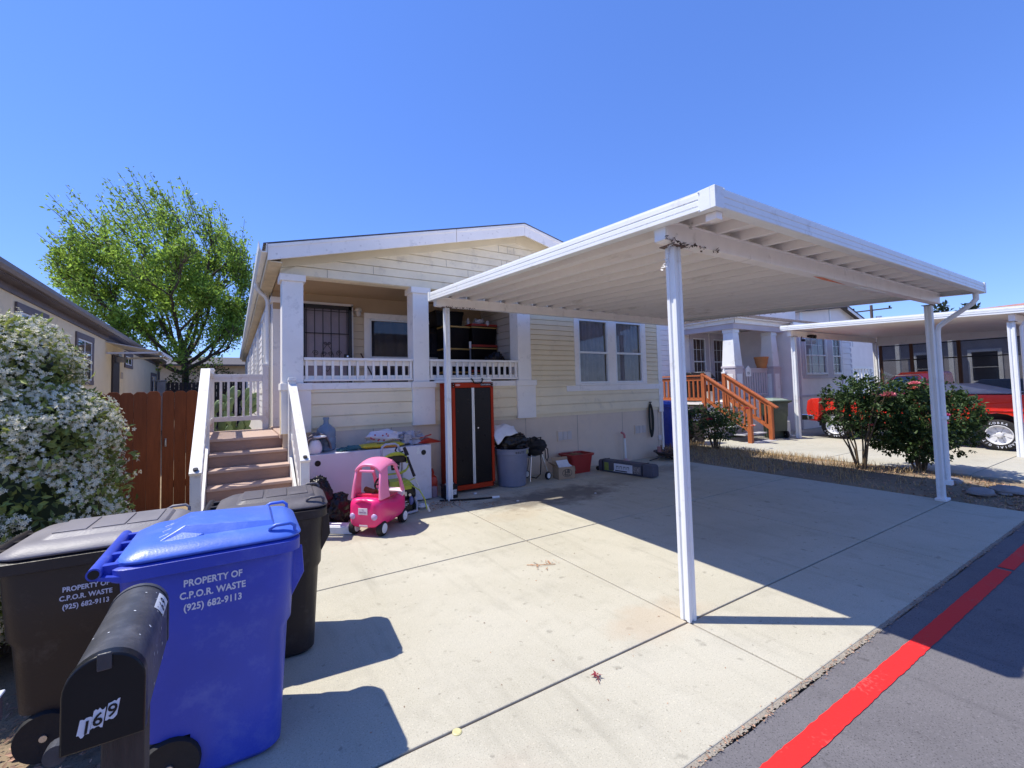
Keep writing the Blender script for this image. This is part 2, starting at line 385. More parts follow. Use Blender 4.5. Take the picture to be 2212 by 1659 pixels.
struct(g.build('dry_grass', STRAW), 'stuff')
def flake(mb, p, s, q):
    n = Vector((q.gauss(0, .35), q.gauss(0, .35), 1)).normalized(); a = n.orthogonal().normalized(); a = Matrix.Rotation(q.uniform(0, 6.28), 3, n) @ a; b = n.cross(a); c = Vector(p)
    mb.poly([c-a*s, c-b*s*.45+n*s*.15, c+a*s, c+b*s*.45+n*s*.1])
g = MB()
for i in range(2600):
    u = q.random()**1.6; v = q.random(); p_ = Vector(mound(u*.6, v)); flake(g, p_+Vector((0, 0, .008)), q.uniform(.008, .028), q)
for i in range(260): flake(g, (2.05+q.betavariate(2, 2)*.75, 5.22+q.betavariate(2, 2)*.45, .006+q.random()*.02), q.uniform(.008, .02), q)
for i in range(60): flake(g, (2.98+q.gauss(0, .09), 5.12+q.gauss(0, .05), .006), q.uniform(.006, .016), q)
for i in range(1500): flake(g, (q.uniform(-1.3, -.17), q.uniform(1.46, 3.4), -.018+q.random()*.02), q.uniform(.008, .024), q)
for i in range(1300): flake(g, (q.uniform(-.15, 7.7), 1.186+q.gauss(0, .013), .001), q.uniform(.003, .009), q)
for i in range(170): flake(g, (q.uniform(.2, 5), 1.2+q.random()**1.2*4, .002), q.uniform(.004, .009), q)
struct(g.build('leaf_litter', LEAFB), 'stuff')
ROCK = mat('stone', (.26, .23, .21), .85, .15, 6, .5, 20)
for i, (x, y, s) in enumerate(((8.35, 1.72, .17), (8.75, 1.55, .20), (8.9, 2.1, .14))):
    g = MB(); g.blob((x, y, .05), (s*1.2, s*.8, .06), i+3, .3, 2, 10, 14)
    tag(g.build('stone', ROCK, smooth=50), ['flat grey stone in dry litter nearest the right carport post', 'broad grey stone at the street end of the planting strip', 'grey stone in the litter below the big rose bush'][i], 'stone', 'stones in the planting strip')
# leaves lying singly on the concrete
RLEAF = mat('red_leaf', (.20, .02, .03), .7, .3, 30); TLEAF = mat('tan_leaf', (.45, .24, .13), .8, .3, 30)
g = MB()
for k in range(6): 
    a = k*1.05+.3; g.poly([(1.665, 1.796, .012), (1.665+.016*math.cos(a-.4), 1.796+.016*math.sin(a-.4), .02), (1.665+.034*math.cos(a), 1.796+.034*math.sin(a), .008+.012*(k % 2)), (1.665+.016*math.cos(a+.4), 1.796+.016*math.sin(a+.4), .016)])
g.tube([(1.665, 1.796, .01), (1.64, 1.75, .008)], .002, 5); tag(g.build('fallen_leaf', RLEAF), 'curled dark red leaf lying alone on sunny concrete slab', 'leaf')
g = MB(); q = random.Random(5)
for k in range(26): flake(g, (2.313+q.gauss(0, .07), 3.125+q.gauss(0, .035), .008), q.uniform(.008, .02), q)
g.tube([(2.2, 3.2, .006), (2.3, 3.12, .012), (2.42, 3.08, .006)], .003, 5); tag(g.build('dry_twig', TLEAF), 'reddish dry twig with crumpled leaves on sunny concrete', 'twig')
g = MB(); g.lathe([(0, .004), (.017, .006), (.022, .003), (.022, 0)], (.875, 1.862, 0), 16); tag(g.build('plastic_disc', mat('cap_yellow', (.55, .50, .25), .5)), 'small pale yellow round disc lying beside the front joint', 'disc')

# ------------------------------------------------------------------ carport
def carport():
    t = thing('carport', 'white metal carport with flat corrugated roof beside the cream house', 'carport', (2.56, 1.89, 0))
    X0, X1, Y0, Y1 = 2.35, 7.73, 1.44, 5.66; zt = lambda y: 2.672+(y-1.44)*.0552
    # corrugated sheet
    pr = [(0, 0), (.02, 0), (.226, .030), (.230, .050), (.262, .050), (.265, -.030), (.290, -.030), (.294, 0)]; per = .298; xs = []
    k = 0
    while X0+.03+k*per < X1: xs += [(X0+.03+k*per+a, b) for a, b in pr]; k += 1
    xs = [(X0+.004, 0)]+[(x, b) for x, b in xs if x < X1-.03]+[(X1-.004, 0)]
    m = MB(); off = -.053
    m.grid(lambda u, v: (xs[round(u*(len(xs)-1))][0], Y0+.02+(Y1-Y0-.04)*v, zt(Y0+.02+(Y1-Y0-.04)*v)+off+xs[round(u*(len(xs)-1))][1]), len(xs)-1, 4)
    r_ = m.build('roof_sheet', WHITEU, t); r_.modifiers.new('thick', 'SOLIDIFY').thickness = .004
    def fascia(a, b, nrm):
        f = MB(); A = Vector((a[0], a[1], zt(a[1]))); B = Vector((b[0], b[1], zt(b[1]))); n = Vector(nrm)
        prof = [(.0, 0), (.0, -.012), (.007, -.016), (.007, -.046), (.003, -.050), (.003, -.054), (.007, -.058), (.007, -.084), (.003, -.088), (.003, -.092), (.010, -.096), (.010, -.116), (.0, -.120), (-.06, -.120), (-.06, -.116), (-.004, -.113), (-.004, -.004), (-.035, -.004), (-.035, 0)]
        f.loft([[A+n*p_+Vector((0, 0, h)) for p_, h in prof], [B+n*p_+Vector((0, 0, h)) for p_, h in prof]]); return f
    fascia((X0, Y0), (X0, Y1), (-1, 0, 0)).build('fascia', WHITE, t)
    fascia((X1, Y0), (X0, Y0), (0, -1, 0)).build('fascia', WHITE, t)
    fascia((X1, Y1), (X1, Y0), (1, 0, 0)).build('fascia', WHITE, t)
    fascia((X0, Y1), (X1, Y1), (0, 1, 0)).build('fascia', WHITE, t)
    c = MB(); c.box(X0-.012, Y0-.012, zt(Y0)-.124, X0+.075, Y0+.02, zt(Y0)+.003); c.box(X0-.012, Y0+.02, zt(Y0)-.124, X0+.02, Y0+.095, zt(Y0)+.003)
    for (dx, dy) in ((.072, -.014), (-.014, .09)):
        for h in (-.01, -.115): c.cyl((X0+dx, Y0+dy, zt(Y0)+h), (X0+dx-.003, Y0+dy-.003, zt(Y0)+h), .006, n=8)
    c.build('corner_cap', WHITE, t, bevel=.004)
    c = MB(); c.box(X1-.03, Y0-.014, zt(Y0)-.124, X1+.014, Y0+.05, zt(Y0)+.003); c.build('corner_cap', WHITE, t, bevel=.004)
    c = MB(); c.box(X0-.014, Y1-.05, zt(Y1)-.124, X0+.03, Y1+.014, zt(Y1)+.003); c.build('corner_cap', WHITE, t, bevel=.004)
    c = MB(); c.box(X0+.06, Y0+.03, zt(Y0)-.165, X0+.12, Y0+.10, zt(Y0)-.121); c.build('drain_stub', WHITEU, t, bevel=.004)
    for (yb, zb) in ((1.86, 2.487), (5.59, 2.705)):
        b = MB(); h = .118
        prof = [(-.045, 0), (.045, 0), (.045, h), (.06, h), (.06, h+.012), (-.06, h+.012), (-.06, h), (-.045, h)]
        b.prism([(2.42, yb+p_, zb+q_) for p_, q_ in prof], (5.27, 0, 0)); b.build('beam', WHITEU, t, bevel=.005)
        c = MB(); c.box(2.405, yb-.043, zb+.004, 2.4195, yb+.043, zb+h-.004); c.build('beam_end', WHITE, t, bevel=.003)
    b = MB(); b.box(2.75, 5.672, 2.80, 7.70, 5.93, 2.885); b.build('rear_sun_block', WHITE, t, bevel=.006)  # unseen strip added to block a streak of sun on the driveway
    def post(x, y, top, s=.036):
        pts = [(-s, -s), (-s*.35, -s), (-s*.28, -s*.72), (s*.28, -s*.72), (s*.35, -s), (s, -s), (s, -s*.35), (s*.72, -s*.28), (s*.72, s*.28), (s, s*.35), (s, s), (s*.35, s), (s*.28, s*.72), (-s*.28, s*.72), (-s*.35, s), (-s, s), (-s, s*.35), (-s*.72, s*.28), (-s*.72, -s*.28), (-s, -s*.35)]
        p_ = MB(); p_.prism([(x+a, y+b, 0) for a, b in pts], (0, 0, top)); o = p_.build('post', WHITE, t, bevel=.003)
        pl = MB(); pl.box(x-.075, y-.05, top, x+.075, y+.05, top+.006); pl.build('cap_plate', mat('rusty_plate', (.16, .11, .09), .8, .5, 30, .3), o)
        sb = MB()
        for h in (top-.03, top-.16, top-.20, 1.0, .62):
            sb.cyl((x+s-.002, y-.012, h), (x+s+.003, y-.012, h), .005, n=8); sb.cyl((x+s-.002, y+.012, h), (x+s+.003, y+.012, h), .005, n=8)
        sb.build('bolt', mat('bolt', (.05, .05, .06), .5, metal=.5), o)
    post(2.58, 1.895, 2.480); post(2.585, 5.60, 2.698); post(7.70, 1.93, 2.480); post(7.74, 5.62, 2.698)
    d = MB(); zf = zt(Y0)-.12
    d.tube([(7.66, 1.50, zf), (7.66, 1.50, zf-.07), (7.67, 1.54, zf-.12), (7.74, 1.80, zf-.30), (7.755, 1.86, zf-.35), (7.76, 1.875, zf-.42), (7.76, 1.875, .22)], .028, 8)
    o = d.build('downspout', WHITE, t, smooth=50)
    d = MB(); d.box(7.725, 1.835, 1.02, 7.80, 1.91, 1.06); d.box(7.725, 1.835, .20, 7.80, 1.91, .26); d.build('strap', WHITE, o, bevel=.004)
    b = MB(); b.box(7.62, 1.87, 0, 7.80, 1.98, .035); b.build('post_foot', WHITE, t, bevel=.008)
    # peeling paint, patches on the beam
    p_ = MB(); q = random.Random(3)
    def shred(pts, n, s):
        for i in range(n):
            u = q.random()*(len(pts)-1); k = min(int(u), len(pts)-2); a = Vector(pts[k]).lerp(Vector(pts[k+1]), u-k)+Vector((q.gauss(0, .008), q.gauss(0, .008), q.gauss(0, .008)))
            d1 = Vector((q.uniform(-1, 1), q.uniform(-1, 1), q.uniform(-1, 1))).normalized()*s*q.uniform(.4, 1.2); d2 = d1.orthogonal().normalized()*s*.4
            p_.poly([a-d1, a-d2, a+d1, a+d2])
    shred([(2.52, 1.82, 2.55), (2.50, 1.83, 2.49), (2.46, 1.84, 2.43), (2.46, 1.85, 2.36), (2.42, 1.86, 2.31)], 46, .022); shred([(2.62, 1.79, 2.60), (2.66, 1.78, 2.615)], 12, .02)
    p_.build('peeling_paint', mat('paint_flakes', (.74, .72, .68), .8, .1), t)
    p_ = MB(); shred([(2.40, 1.80, 2.484), (2.62, 1.81, 2.483), (3.0, 1.81, 2.483)], 60, .02); shred([(2.55, 5.53, 2.70), (3.0, 5.535, 2.70)], 40, .02)
    shred([(7.70, 5.4, zt(5.4)-.125), (7.70, 3.2, zt(3.2)-.125)], 60, .02)
    p_.build('rust_flakes', mat('rust', (.09, .06, .05), .9, .4), t)
    p_ = MB(); p_.poly([(4.46, 1.855, 2.4855), (4.62, 1.838, 2.4855), (5.2, 1.880, 2.4855), (4.7, 1.885, 2.4855)]); p_.build('orange_paint_patch', mat('orange_patch', (.80, .24, .12), .6, .2, 20), t)
    p_ = MB(); p_.box(5.40, 1.85, 2.478, 6.1, 1.90, 2.4868); p_.build('white_patch', WHITE, t, bevel=.002)
carport()

# ------------------------------------------------------------------ windows (shared by all houses)
def wmx(o, ux, n): 
    m = Matrix((Vector(ux).normalized(), Vector(n).normalized(), Vector((0, 0, 1)))).transposed().to_4x4(); m.translation = Vector(o); return m
def put(mb, mx): mb.v = [tuple(mx @ Vector(p)) for p in mb.v]; return mb
def window(parent, o, ux, n, w, h, casing=.09, flush=False, cm=None, fm=None, pane=None, curtain=None, mid=True, muntin=0, slider=False, grille_top=True, head=.0, name='window'):
    cm = cm or TRIM; fm = fm or WHITE; mx = wmx(o, ux, n); pane = pane or GLASS
    c = MB(); k = casing
    c.box(-k, 0, 0, 0, .028, h); c.box(w, 0, 0, w+k, .028, h); c.box(-k-head, 0, h, w+k+head, .032, h+k); c.box(-k, 0, -k*.8, w+k, .034, 0)
    if k < .01: c = MB(); c.box(-.01, 0, -.01, w+.01, .006, 0)
    win = put(c, mx).build(name, cm, parent, bevel=.004)
    f = MB(); t = .035
    f.box(0, -.03, 0, t, .016, h); f.box(w-t, -.03, 0, w, .016, h); f.box(t, -.03, h-t, w-t, .016, h); f.box(t, -.03, 0, w-t, .016, t)
    if mid and not slider: f.box(t, -.03, h*.48-.02, w-t, .012, h*.48+.02)
    if slider: f.box(w/2-.02, -.03, t, w/2+.02, .012, h-t)
    put(f, mx).build('frame', fm, win, bevel=.003)
    if muntin:
        g_ = MB(); nx, nz = muntin; lo = 0 if not grille_top else 0
        for i in range(1, nx): g_.box(w*i/nx-.006, -.022, t, w*i/nx+.006, -.012, h-t)
        for i in range(1, nz): 
            if abs(i/nz-.48) > .04: g_.box(t, -.0215, h*i/nz-.006, w-t, -.0125, h*i/nz+.006)
        put(g_, mx).build('muntin', fm, win)
    pd = .006 if flush else -.024
    p = MB(); p.poly([(t, pd, t), (w-t, pd, t), (w-t, pd, h-t), (t, pd, h-t)]); put(p, mx).build('pane', pane, win)
    if curtain:
        cu = MB(); q = random.Random(int(w*1000+h*77)); ph = q.random()*6
        cu.grid(lambda u, v: (t+(w-2*t)*u, -.09-.03*math.sin(u*42+ph+v*2)-.012*math.sin(u*17+ph)+.02*noise.noise(Vector((u*3, v*4, ph))), t+(h-2*t)*v), 60, 10)
        put(cu, mx).build('curtain', curtain, win, smooth=80)
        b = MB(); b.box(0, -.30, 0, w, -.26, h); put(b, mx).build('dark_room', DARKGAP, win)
    return win

# ------------------------------------------------------------------ cream house
def cream_house():
    t = thing('manufactured_house', 'cream lap sided house with open front porch and white columns', 'house', (4.31, 6.38, 0))
    YF = 6.38; FH = ((5.70, 6.49, 1.60, 2.85), (6.69, 7.48, 1.60, 2.85)); PH = ((2.13, 3.73, 1.50, 2.87),); zr = lambda x: 4.375-.2396*abs(x-4.31)
    m = MB(); laps(m, .53, 4.52, 1.05, 1.59, .162, YF); laps(m, 4.52, 8.05, 1.05, 1.59, .162, YF)
    m.box(.53, YF+.002, 1.0, 4.52, YF+.10, 1.675); wallbox(m, 4.52, 8.09, YF+.002, YF+.12, 1.0, 3.3, FH); m.build('lower_siding', CREAM, t)
    m = MB(); laps(m, 4.56, 8.05, 1.57, 3.20, .0925, YF, lip=.028, holes=FH); m.build('upper_siding', TAN, t)
    m = MB(); m.box(.56, YF+.012, -.05, 8.08, YF+.05, 1.06)
    sk = m.build('skirting', SKIRT, t)
    m = MB()
    for x in (1.75, 2.02, 3.24, 4.45, 5.65, 6.86, 7.95): m.box(x-.003, YF+.0095, 0, x+.003, YF+.0118, 1.05)
    m.build('panel_joint', mat('dark_joint', (.30, .26, .22), .9), sk)  # darker strips mark the skirting panel joints
    for (x, zb) in ((5.144, .53), (7.20, .51)):
        v = MB(); v.box(x, YF-.004, zb, x+.355, YF+.0117, zb+.2); o = v.build('vent', SKIRT, t, bevel=.003)
        v = MB()
        for k in range(3):
            xa = x+.02+k*.108; v.box(xa, YF-.010, zb+.025, xa+.10, YF-.0045, zb+.175)
            for j in range(6): v.box(xa+.008, YF-.014, zb+.035+j*.023, xa+.092, YF-.0105, zb+.046+j*.023)
        v.build('louvre', mat('vent_louvre', (.62, .57, .52), .6), o)
    # gable
    m = MB(); m.prism([(.53, YF+.002, 3.13), (8.09, YF+.002, 3.13), (8.09, YF+.002, zr(8.09)-.06), (4.31, YF+.002, zr(4.31)-.06), (.53, YF+.002, zr(.53)-.06)], (0, .16, 0)); m.build('gable_wall', GABLE, t)
    m = MB(); zt2 = lambda x: zr(x)-.255
    def xr(z):
        d = max(0, (zt2(4.31)-z)/.2396); return (max(.53, 4.31-d), min(8.09, 4.31+d))
    laps(m, .53, 8.09, 3.13, zt2(4.31), .128, YF, lip=.030, xr=xr); gb = m.build('gable_siding', GABLE, t)
    m = MB(); q = random.Random(2); z = 3.13; 
    while z < 3.9:
        a, b = xr(z+.128)
        for _ in range(3):
            x = q.uniform(a, b); m.poly([(x-.003, YF-.0315, z+.010), (x+.003, YF-.0315, z+.010), (x+.003, YF-.0235, z+.126), (x-.003, YF-.0235, z+.126)])
        z += .128
    m.build('butt_joint', mat('butt_joint', (.33, .28, .2), .9), gb)
    m = MB()
    m.prism([(.53, YF-.036, zt2(.53)), (4.31, YF-.036, zt2(4.31)), (4.31, YF-.036, zr(4.31)-.03), (.53, YF-.036, zr(.53)-.03)], (0, .034, 0))
    m.prism([(8.09, YF-.036, zt2(8.09)), (8.09, YF-.036, zr(8.09)-.03), (4.313, YF-.036, zr(4.31)-.03), (4.313, YF-.036, zt2(4.31))], (0, .034, 0)); m.build('rake_board', RAKE, t, bevel=.003)
    # roof
    m = MB()
    for sgn in (1, -1):
        xe = 4.31-sgn*4.0
        m.prism([(4.31, 6.06, zr(4.31)+.014), (xe, 6.06, zr(xe)+.014), (xe, 6.06, zr(xe)-.006), (4.31, 6.06, zr(4.31)-.006)], (0, 20, 0))
    rf = m.build('roof', SHINGLE, t)
    m = MB()
    for sgn in (1, -1):
        xe = 4.31-sgn*3.96
        m.prism([(4.31, 6.09, zr(4.31)-.012), (xe, 6.09, zr(xe)-.012), (xe, 6.09, zr(xe)-.032), (4.31, 6.09, zr(4.31)-.032)], (0, 19.9, 0))
    m.build('soffit', mat('soffit_wood', (.66, .56, .38), .7, .15, 5), t)
    def fasc(xa, xb, nm):
        f = MB(); a, b = zr(xa), zr(xb); f.prism([(xa, 6.065, a-.21), (xb, 6.065, b-.21), (xb, 6.065, b-.008), (xa, 6.065, a-.008)], (0, .024, 0))
        f.prism([(xa, 6.055, a-.05), (xb, 6.055, b-.05), (xb, 6.055, b-.008), (xa, 6.055, a-.008)], (0, .0095, 0)); o = f.build('fascia_board', TRIM, t, bevel=.003)
        k = MB(); q2 = random.Random(int(xa*100)); 
        for _ in range(9):
            x = q2.uniform(min(xa, xb)+.1, max(xa, xb)-.1); zz_ = zr(x)-q2.uniform(.08, .18); k.cyl((x, 6.066, zz_), (x, 6.0635, zz_), .013, n=8)
        k.build('knot', mat('knot', (.80, .75, .69), .7), o)
    fasc(.36, 2.995, 0); fasc(3.003, 4.308, 0); fasc(4.312, 8.26, 0)
    m = MB(); m.box(.36, 6.09, zr(.36)-.20, .375, 26, zr(.36)-.01); m.box(8.245, 6.09, zr(.36)-.20, 8.26, 26, zr(.36)-.01); m.build('eave_board', RAKE, t)
    m = MB(); m.box(.375, 6.1, 3.21, .53, 26, 3.225); m.build('eave_soffit', mat('soffit_wood', (.66, .56, .38)), t)
    ze = zr(.36)
    m = MB(); m.loft([[(x, y, z) for x, z in ((.355, ze-.005), (.355, ze-.12), (.29, ze-.12), (.262, ze-.075), (.255, ze+.004), (.265, ze+.004), (.275, ze-.07), (.297, ze-.11), (.345, ze-.11), (.345, ze-.005))] for y in (6.04, 26)]); gt = m.build('gutter', WHITE, t)
    m = MB(); m.tube([(.31, 7.9, ze-.11), (.31, 7.9, ze-.17), (.35, 7.93, ze-.23), (.44, 7.97, ze-.30), (.475, 7.97, ze-.38), (.475, 7.97, 1.0)], .033, 8); m.build('downspout', WHITE, t, smooth=50)
    # side walls
    m = MB(); laps(m, 8.2, 26, 1.0, 3.22, .13, .53, ax='y'); m.box(.532, 8.1, 0, .66, 26, 3.3); m.build('side_siding', mat('side_siding', (.70, .68, .68), .6, .05, 3), t)
    m = MB(); m.box(8.09, 6.5, 0, 8.0, 26, 3.4); m.build('side_wall', CREAM, t)
    for (y0, y1, z0, z1) in ((9.15, 9.75, 1.65, 2.95), (11.5, 12.2, 1.65, 2.95), (13.6, 14.3, 1.65, 2.95), (17, 17.8, 1.65, 2.95), (20.5, 21.3, 1.65, 2.95)):
        window(t, (.53-.026, y1, z0), (0, -1, 0), (-1, 0, 0), y1-y0, z1-z0, .10, flush=True)
    m = MB(); m.box(.495, 8.35, 1.55, .529, 16, 1.64); m.build('belly_band', TRIM, t)
    # corner trim
    m = MB(); m.box(7.97, YF-.034, .95, 8.098, YF-.0005, 3.22); m.build('corner_board', TRIM, t, bevel=.004); m = MB(); m.box(8.05, YF-.02, .0, 8.098, YF+.010, .95); m.build('corner_board', TRIM, t, bevel=.004); m = MB(); m.box(4.528, YF-.032, 1.665, 4.575, YF-.0005, 3.13); m.build('corner_board', TRIM, t, bevel=.004)
    # columns and pedestals
    for (xa, xb) in ((.545, .806), (2.358, 2.617), (4.285, 4.526)):
        m = MB(); m.box(xa, 6.325, 1.675, xb, 6.585, 3.045); o = m.build('porch_column', TRIM, t, bevel=.006)
        m = MB(); m.box(xa-.03, 6.297, 3.04, xb+.028, 6.61, 3.131); m.build('capital', TRIM, o, bevel=.006)
    m = MB(); m.box(.545, 7.98, 1.0, .76, 8.18, 3.05); o = m.build('porch_column', TRIM, t, bevel=.006)
    m = MB(); m.box(.515, 7.95, 3.045, .79, 8.21, 3.14); m.build('capital', TRIM, o, bevel=.006)
    for (xa, xb) in ((.535, .90), (2.338, 2.702), (4.245, 4.634)):
        m = MB(); m.box(xa, 6.315, 1.01, xb, 6.50, 1.585); o = m.build('pedestal', TRIM, t, bevel=.006)
        m = MB(); m.box(xa-.012, 6.290, 1.580, xb+.015, 6.60, 1.674); m.build('pedestal_cap', TRIM, o, bevel=.006)
    m = MB(); m.box(.918, 6.345, 1.583, 2.323, 6.52, 1.670); m.box(2.720, 6.345, 1.583, 4.23, 6.52, 1.670); m.build('ledge', TRIM, t, bevel=.005)
    # railings
    for (xa, xb, n, x1st) in ((.812, 2.352, 13, .835), (2.622, 4.28, 14, 2.70)):
        m = MB(); m.box(xa, 6.33, 1.985, xb, 6.43, 2.022); m.box(xa, 6.385, 1.915, xb, 6.42, 1.985); m.box(xa, 6.385, 1.725, xb, 6.42, 1.775); m.box(xa, 6.34, 1.697, xb, 6.43, 1.725)
        o = m.build('railing', TRIM, t, bevel=.004)
        x = xa+.02; b = MB()
        while x < xb-.02:
            b.box(x, 6.348, 1.726, x+.034, 6.384, 1.984); x += .1135
        build_each(b, 'baluster', TRIM, o, bevel=.003)
    # porch interior
    m = MB(); m.box(.53, 6.40, .95, 4.6, 8.1, 1.0); m.build('porch_floor', TREAD, t)
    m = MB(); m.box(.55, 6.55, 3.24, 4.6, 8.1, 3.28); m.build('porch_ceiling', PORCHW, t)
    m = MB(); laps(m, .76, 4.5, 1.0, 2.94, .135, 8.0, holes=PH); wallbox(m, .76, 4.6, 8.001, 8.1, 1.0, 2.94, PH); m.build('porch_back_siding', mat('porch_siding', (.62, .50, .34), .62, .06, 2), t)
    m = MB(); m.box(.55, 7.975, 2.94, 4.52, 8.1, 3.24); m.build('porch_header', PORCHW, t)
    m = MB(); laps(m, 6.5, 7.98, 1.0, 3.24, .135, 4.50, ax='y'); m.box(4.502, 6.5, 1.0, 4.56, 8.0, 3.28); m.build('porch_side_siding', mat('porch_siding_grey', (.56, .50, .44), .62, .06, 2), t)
    # security door
    d = MB(); d.box(.98, 7.96, 1.0, 1.80, 7.972, 3.03); o = d.build('door', mat('door_paint', (.30, .26, .30), .6, .08, 4), t)
    for (xa, za) in ((1.06, 2.50), (1.42, 2.50), (1.06, 1.9), (1.42, 1.9), (1.06, 1.15), (1.42, 1.15)):
        d = MB(); d.box(xa, 7.952, za, xa+.27, 7.9595, za+.38 if za > 2.2 else za+.52); d.build('door_panel', mat('door_paint', (.30, .26, .30)), o, bevel=.006)
    d = MB(); d.box(.90, 7.93, 1.0, .98, 7.99, 3.08); d.box(1.80, 7.93, 1.0, 1.835, 7.99, 3.08); d.box(.90, 7.93, 3.05, 1.835, 7.99, 3.10); d.build('door_frame', TRIM, t)
    d = MB()
    d.box(.98, 7.89, 1.0, 1.03, 7.93, 3.05); d.box(1.745, 7.89, 1.0, 1.80, 7.93, 3.05); d.box(.98, 7.89, 2.985, 1.80, 7.93, 3.05); d.box(1.03, 7.90, 2.55, 1.745, 7.915, 2.565); d.box(1.03, 7.90, 1.55, 1.745, 7.915, 1.565); d.box(1.03, 7.90, 2.94, 1.745, 7.91, 2.95)
    for k in range(6): x = 1.05+k*.134; d.box(x-.006, 7.90, 1.0, x+.006, 7.915, 2.99)
    def scroll(cx, cz, r, sg, turns=1.6):
        pts = []
        for i in range(26):
            u = i/25; a = u*turns*6.283; rr = r*(1-.75*u); pts.append((cx+sg*rr*math.cos(a), 7.895, cz+rr*math.sin(a)))
        d.tube(pts, .0045, 5)
    for sg in (-1, 1):
        scroll(1.385+sg*.19, 2.215, .05, sg); scroll(1.385+sg*.05, 2.20, .04, -sg); scroll(1.385+sg*.03, 2.38, .028, sg)
        d.tube([(1.385, 7.895, 2.37), (1.385+sg*.05, 7.895, 2.30), (1.385+sg*.10, 7.895, 2.19), (1.385+sg*.09, 7.895, 2.1), (1.385+sg*.03, 7.895, 1.93), (1.385, 7.895, 1.9)], .0045, 5)
    gt_ = d.build('security_gate', BLACKM, t)
    d = MB(); d.box(1.66, 7.87, 2.06, 1.80, 7.889, 2.20); lb = d.build('lock_box', BLACKM, gt_, bevel=.004)
    d = MB(); d.lathe([(0, .02), (.018, .018), (.02, .006), (.012, 0)], (0, 0, 0), 14, frame_mx((1.718, 7.868, 2.16), (1, 0, 0), (0, 0, 1))); d.build('lock_knob', CHROME, lb, smooth=50)
    # porch lamp
    l = MB(); l.lathe([(.0, .02), (.055, .02), (.06, .012), (.06, 0)], (0, 0, 0), 20, frame_mx((1.92, 7.972, 2.99), (1, 0, 0), (0, 0, 1))); l.lathe([(0, .06), (.03, .058), (.055, .04), (.062, .01), (.062, -.012), (.058, -.012)], (1.92, 7.90, 2.985), 20); lo = l.build('porch_lamp', mat('lamp_cream', (.66, .60, .50), .4), t, smooth=50)
    l = MB(); l.lathe([(.046, 0), (.048, -.03), (.04, -.065), (.02, -.085), (0, -.088)], (1.92, 7.90, 2.97), 20); l.build('lamp_glass', mat('frosted_glass', (.60, .56, .50), .15, .05), lo, smooth=50)
    # porch window and front window pair
    window(t, (2.13, 7.968, 1.50), (1, 0, 0), (0, -1, 0), 1.60, 1.37, .10, curtain=CURTDK, pane=GLASSC)
    for x in (5.70, 6.69): window(t, (x, YF-.020, 1.60), (1, 0, 0), (0, -1, 0), .79, 1.25, .0005, curtain=CURTAIN, pane=GLASSC)
    m = MB(); zz0 = 1.575
    for xa, xb in ((5.60, 5.70), (6.49, 6.69), (7.48, 7.60)): m.box(xa, YF-.038, 1.597, xb, YF-.0005, 2.86)
    m.box(5.60, YF-.040, 2.86, 7.60, YF-.0005, 2.95); m.box(5.60, YF-.042, 1.56, 7.60, YF-.0005, 1.597); m.build('window_casing', TRIM, t, bevel=.004)
    m = MB(); m.box(5.378, YF-.038, 1.452, 7.968, YF-.0005, 1.558); m.build('sill_board', TRIM, t, bevel=.004)
cream_house()

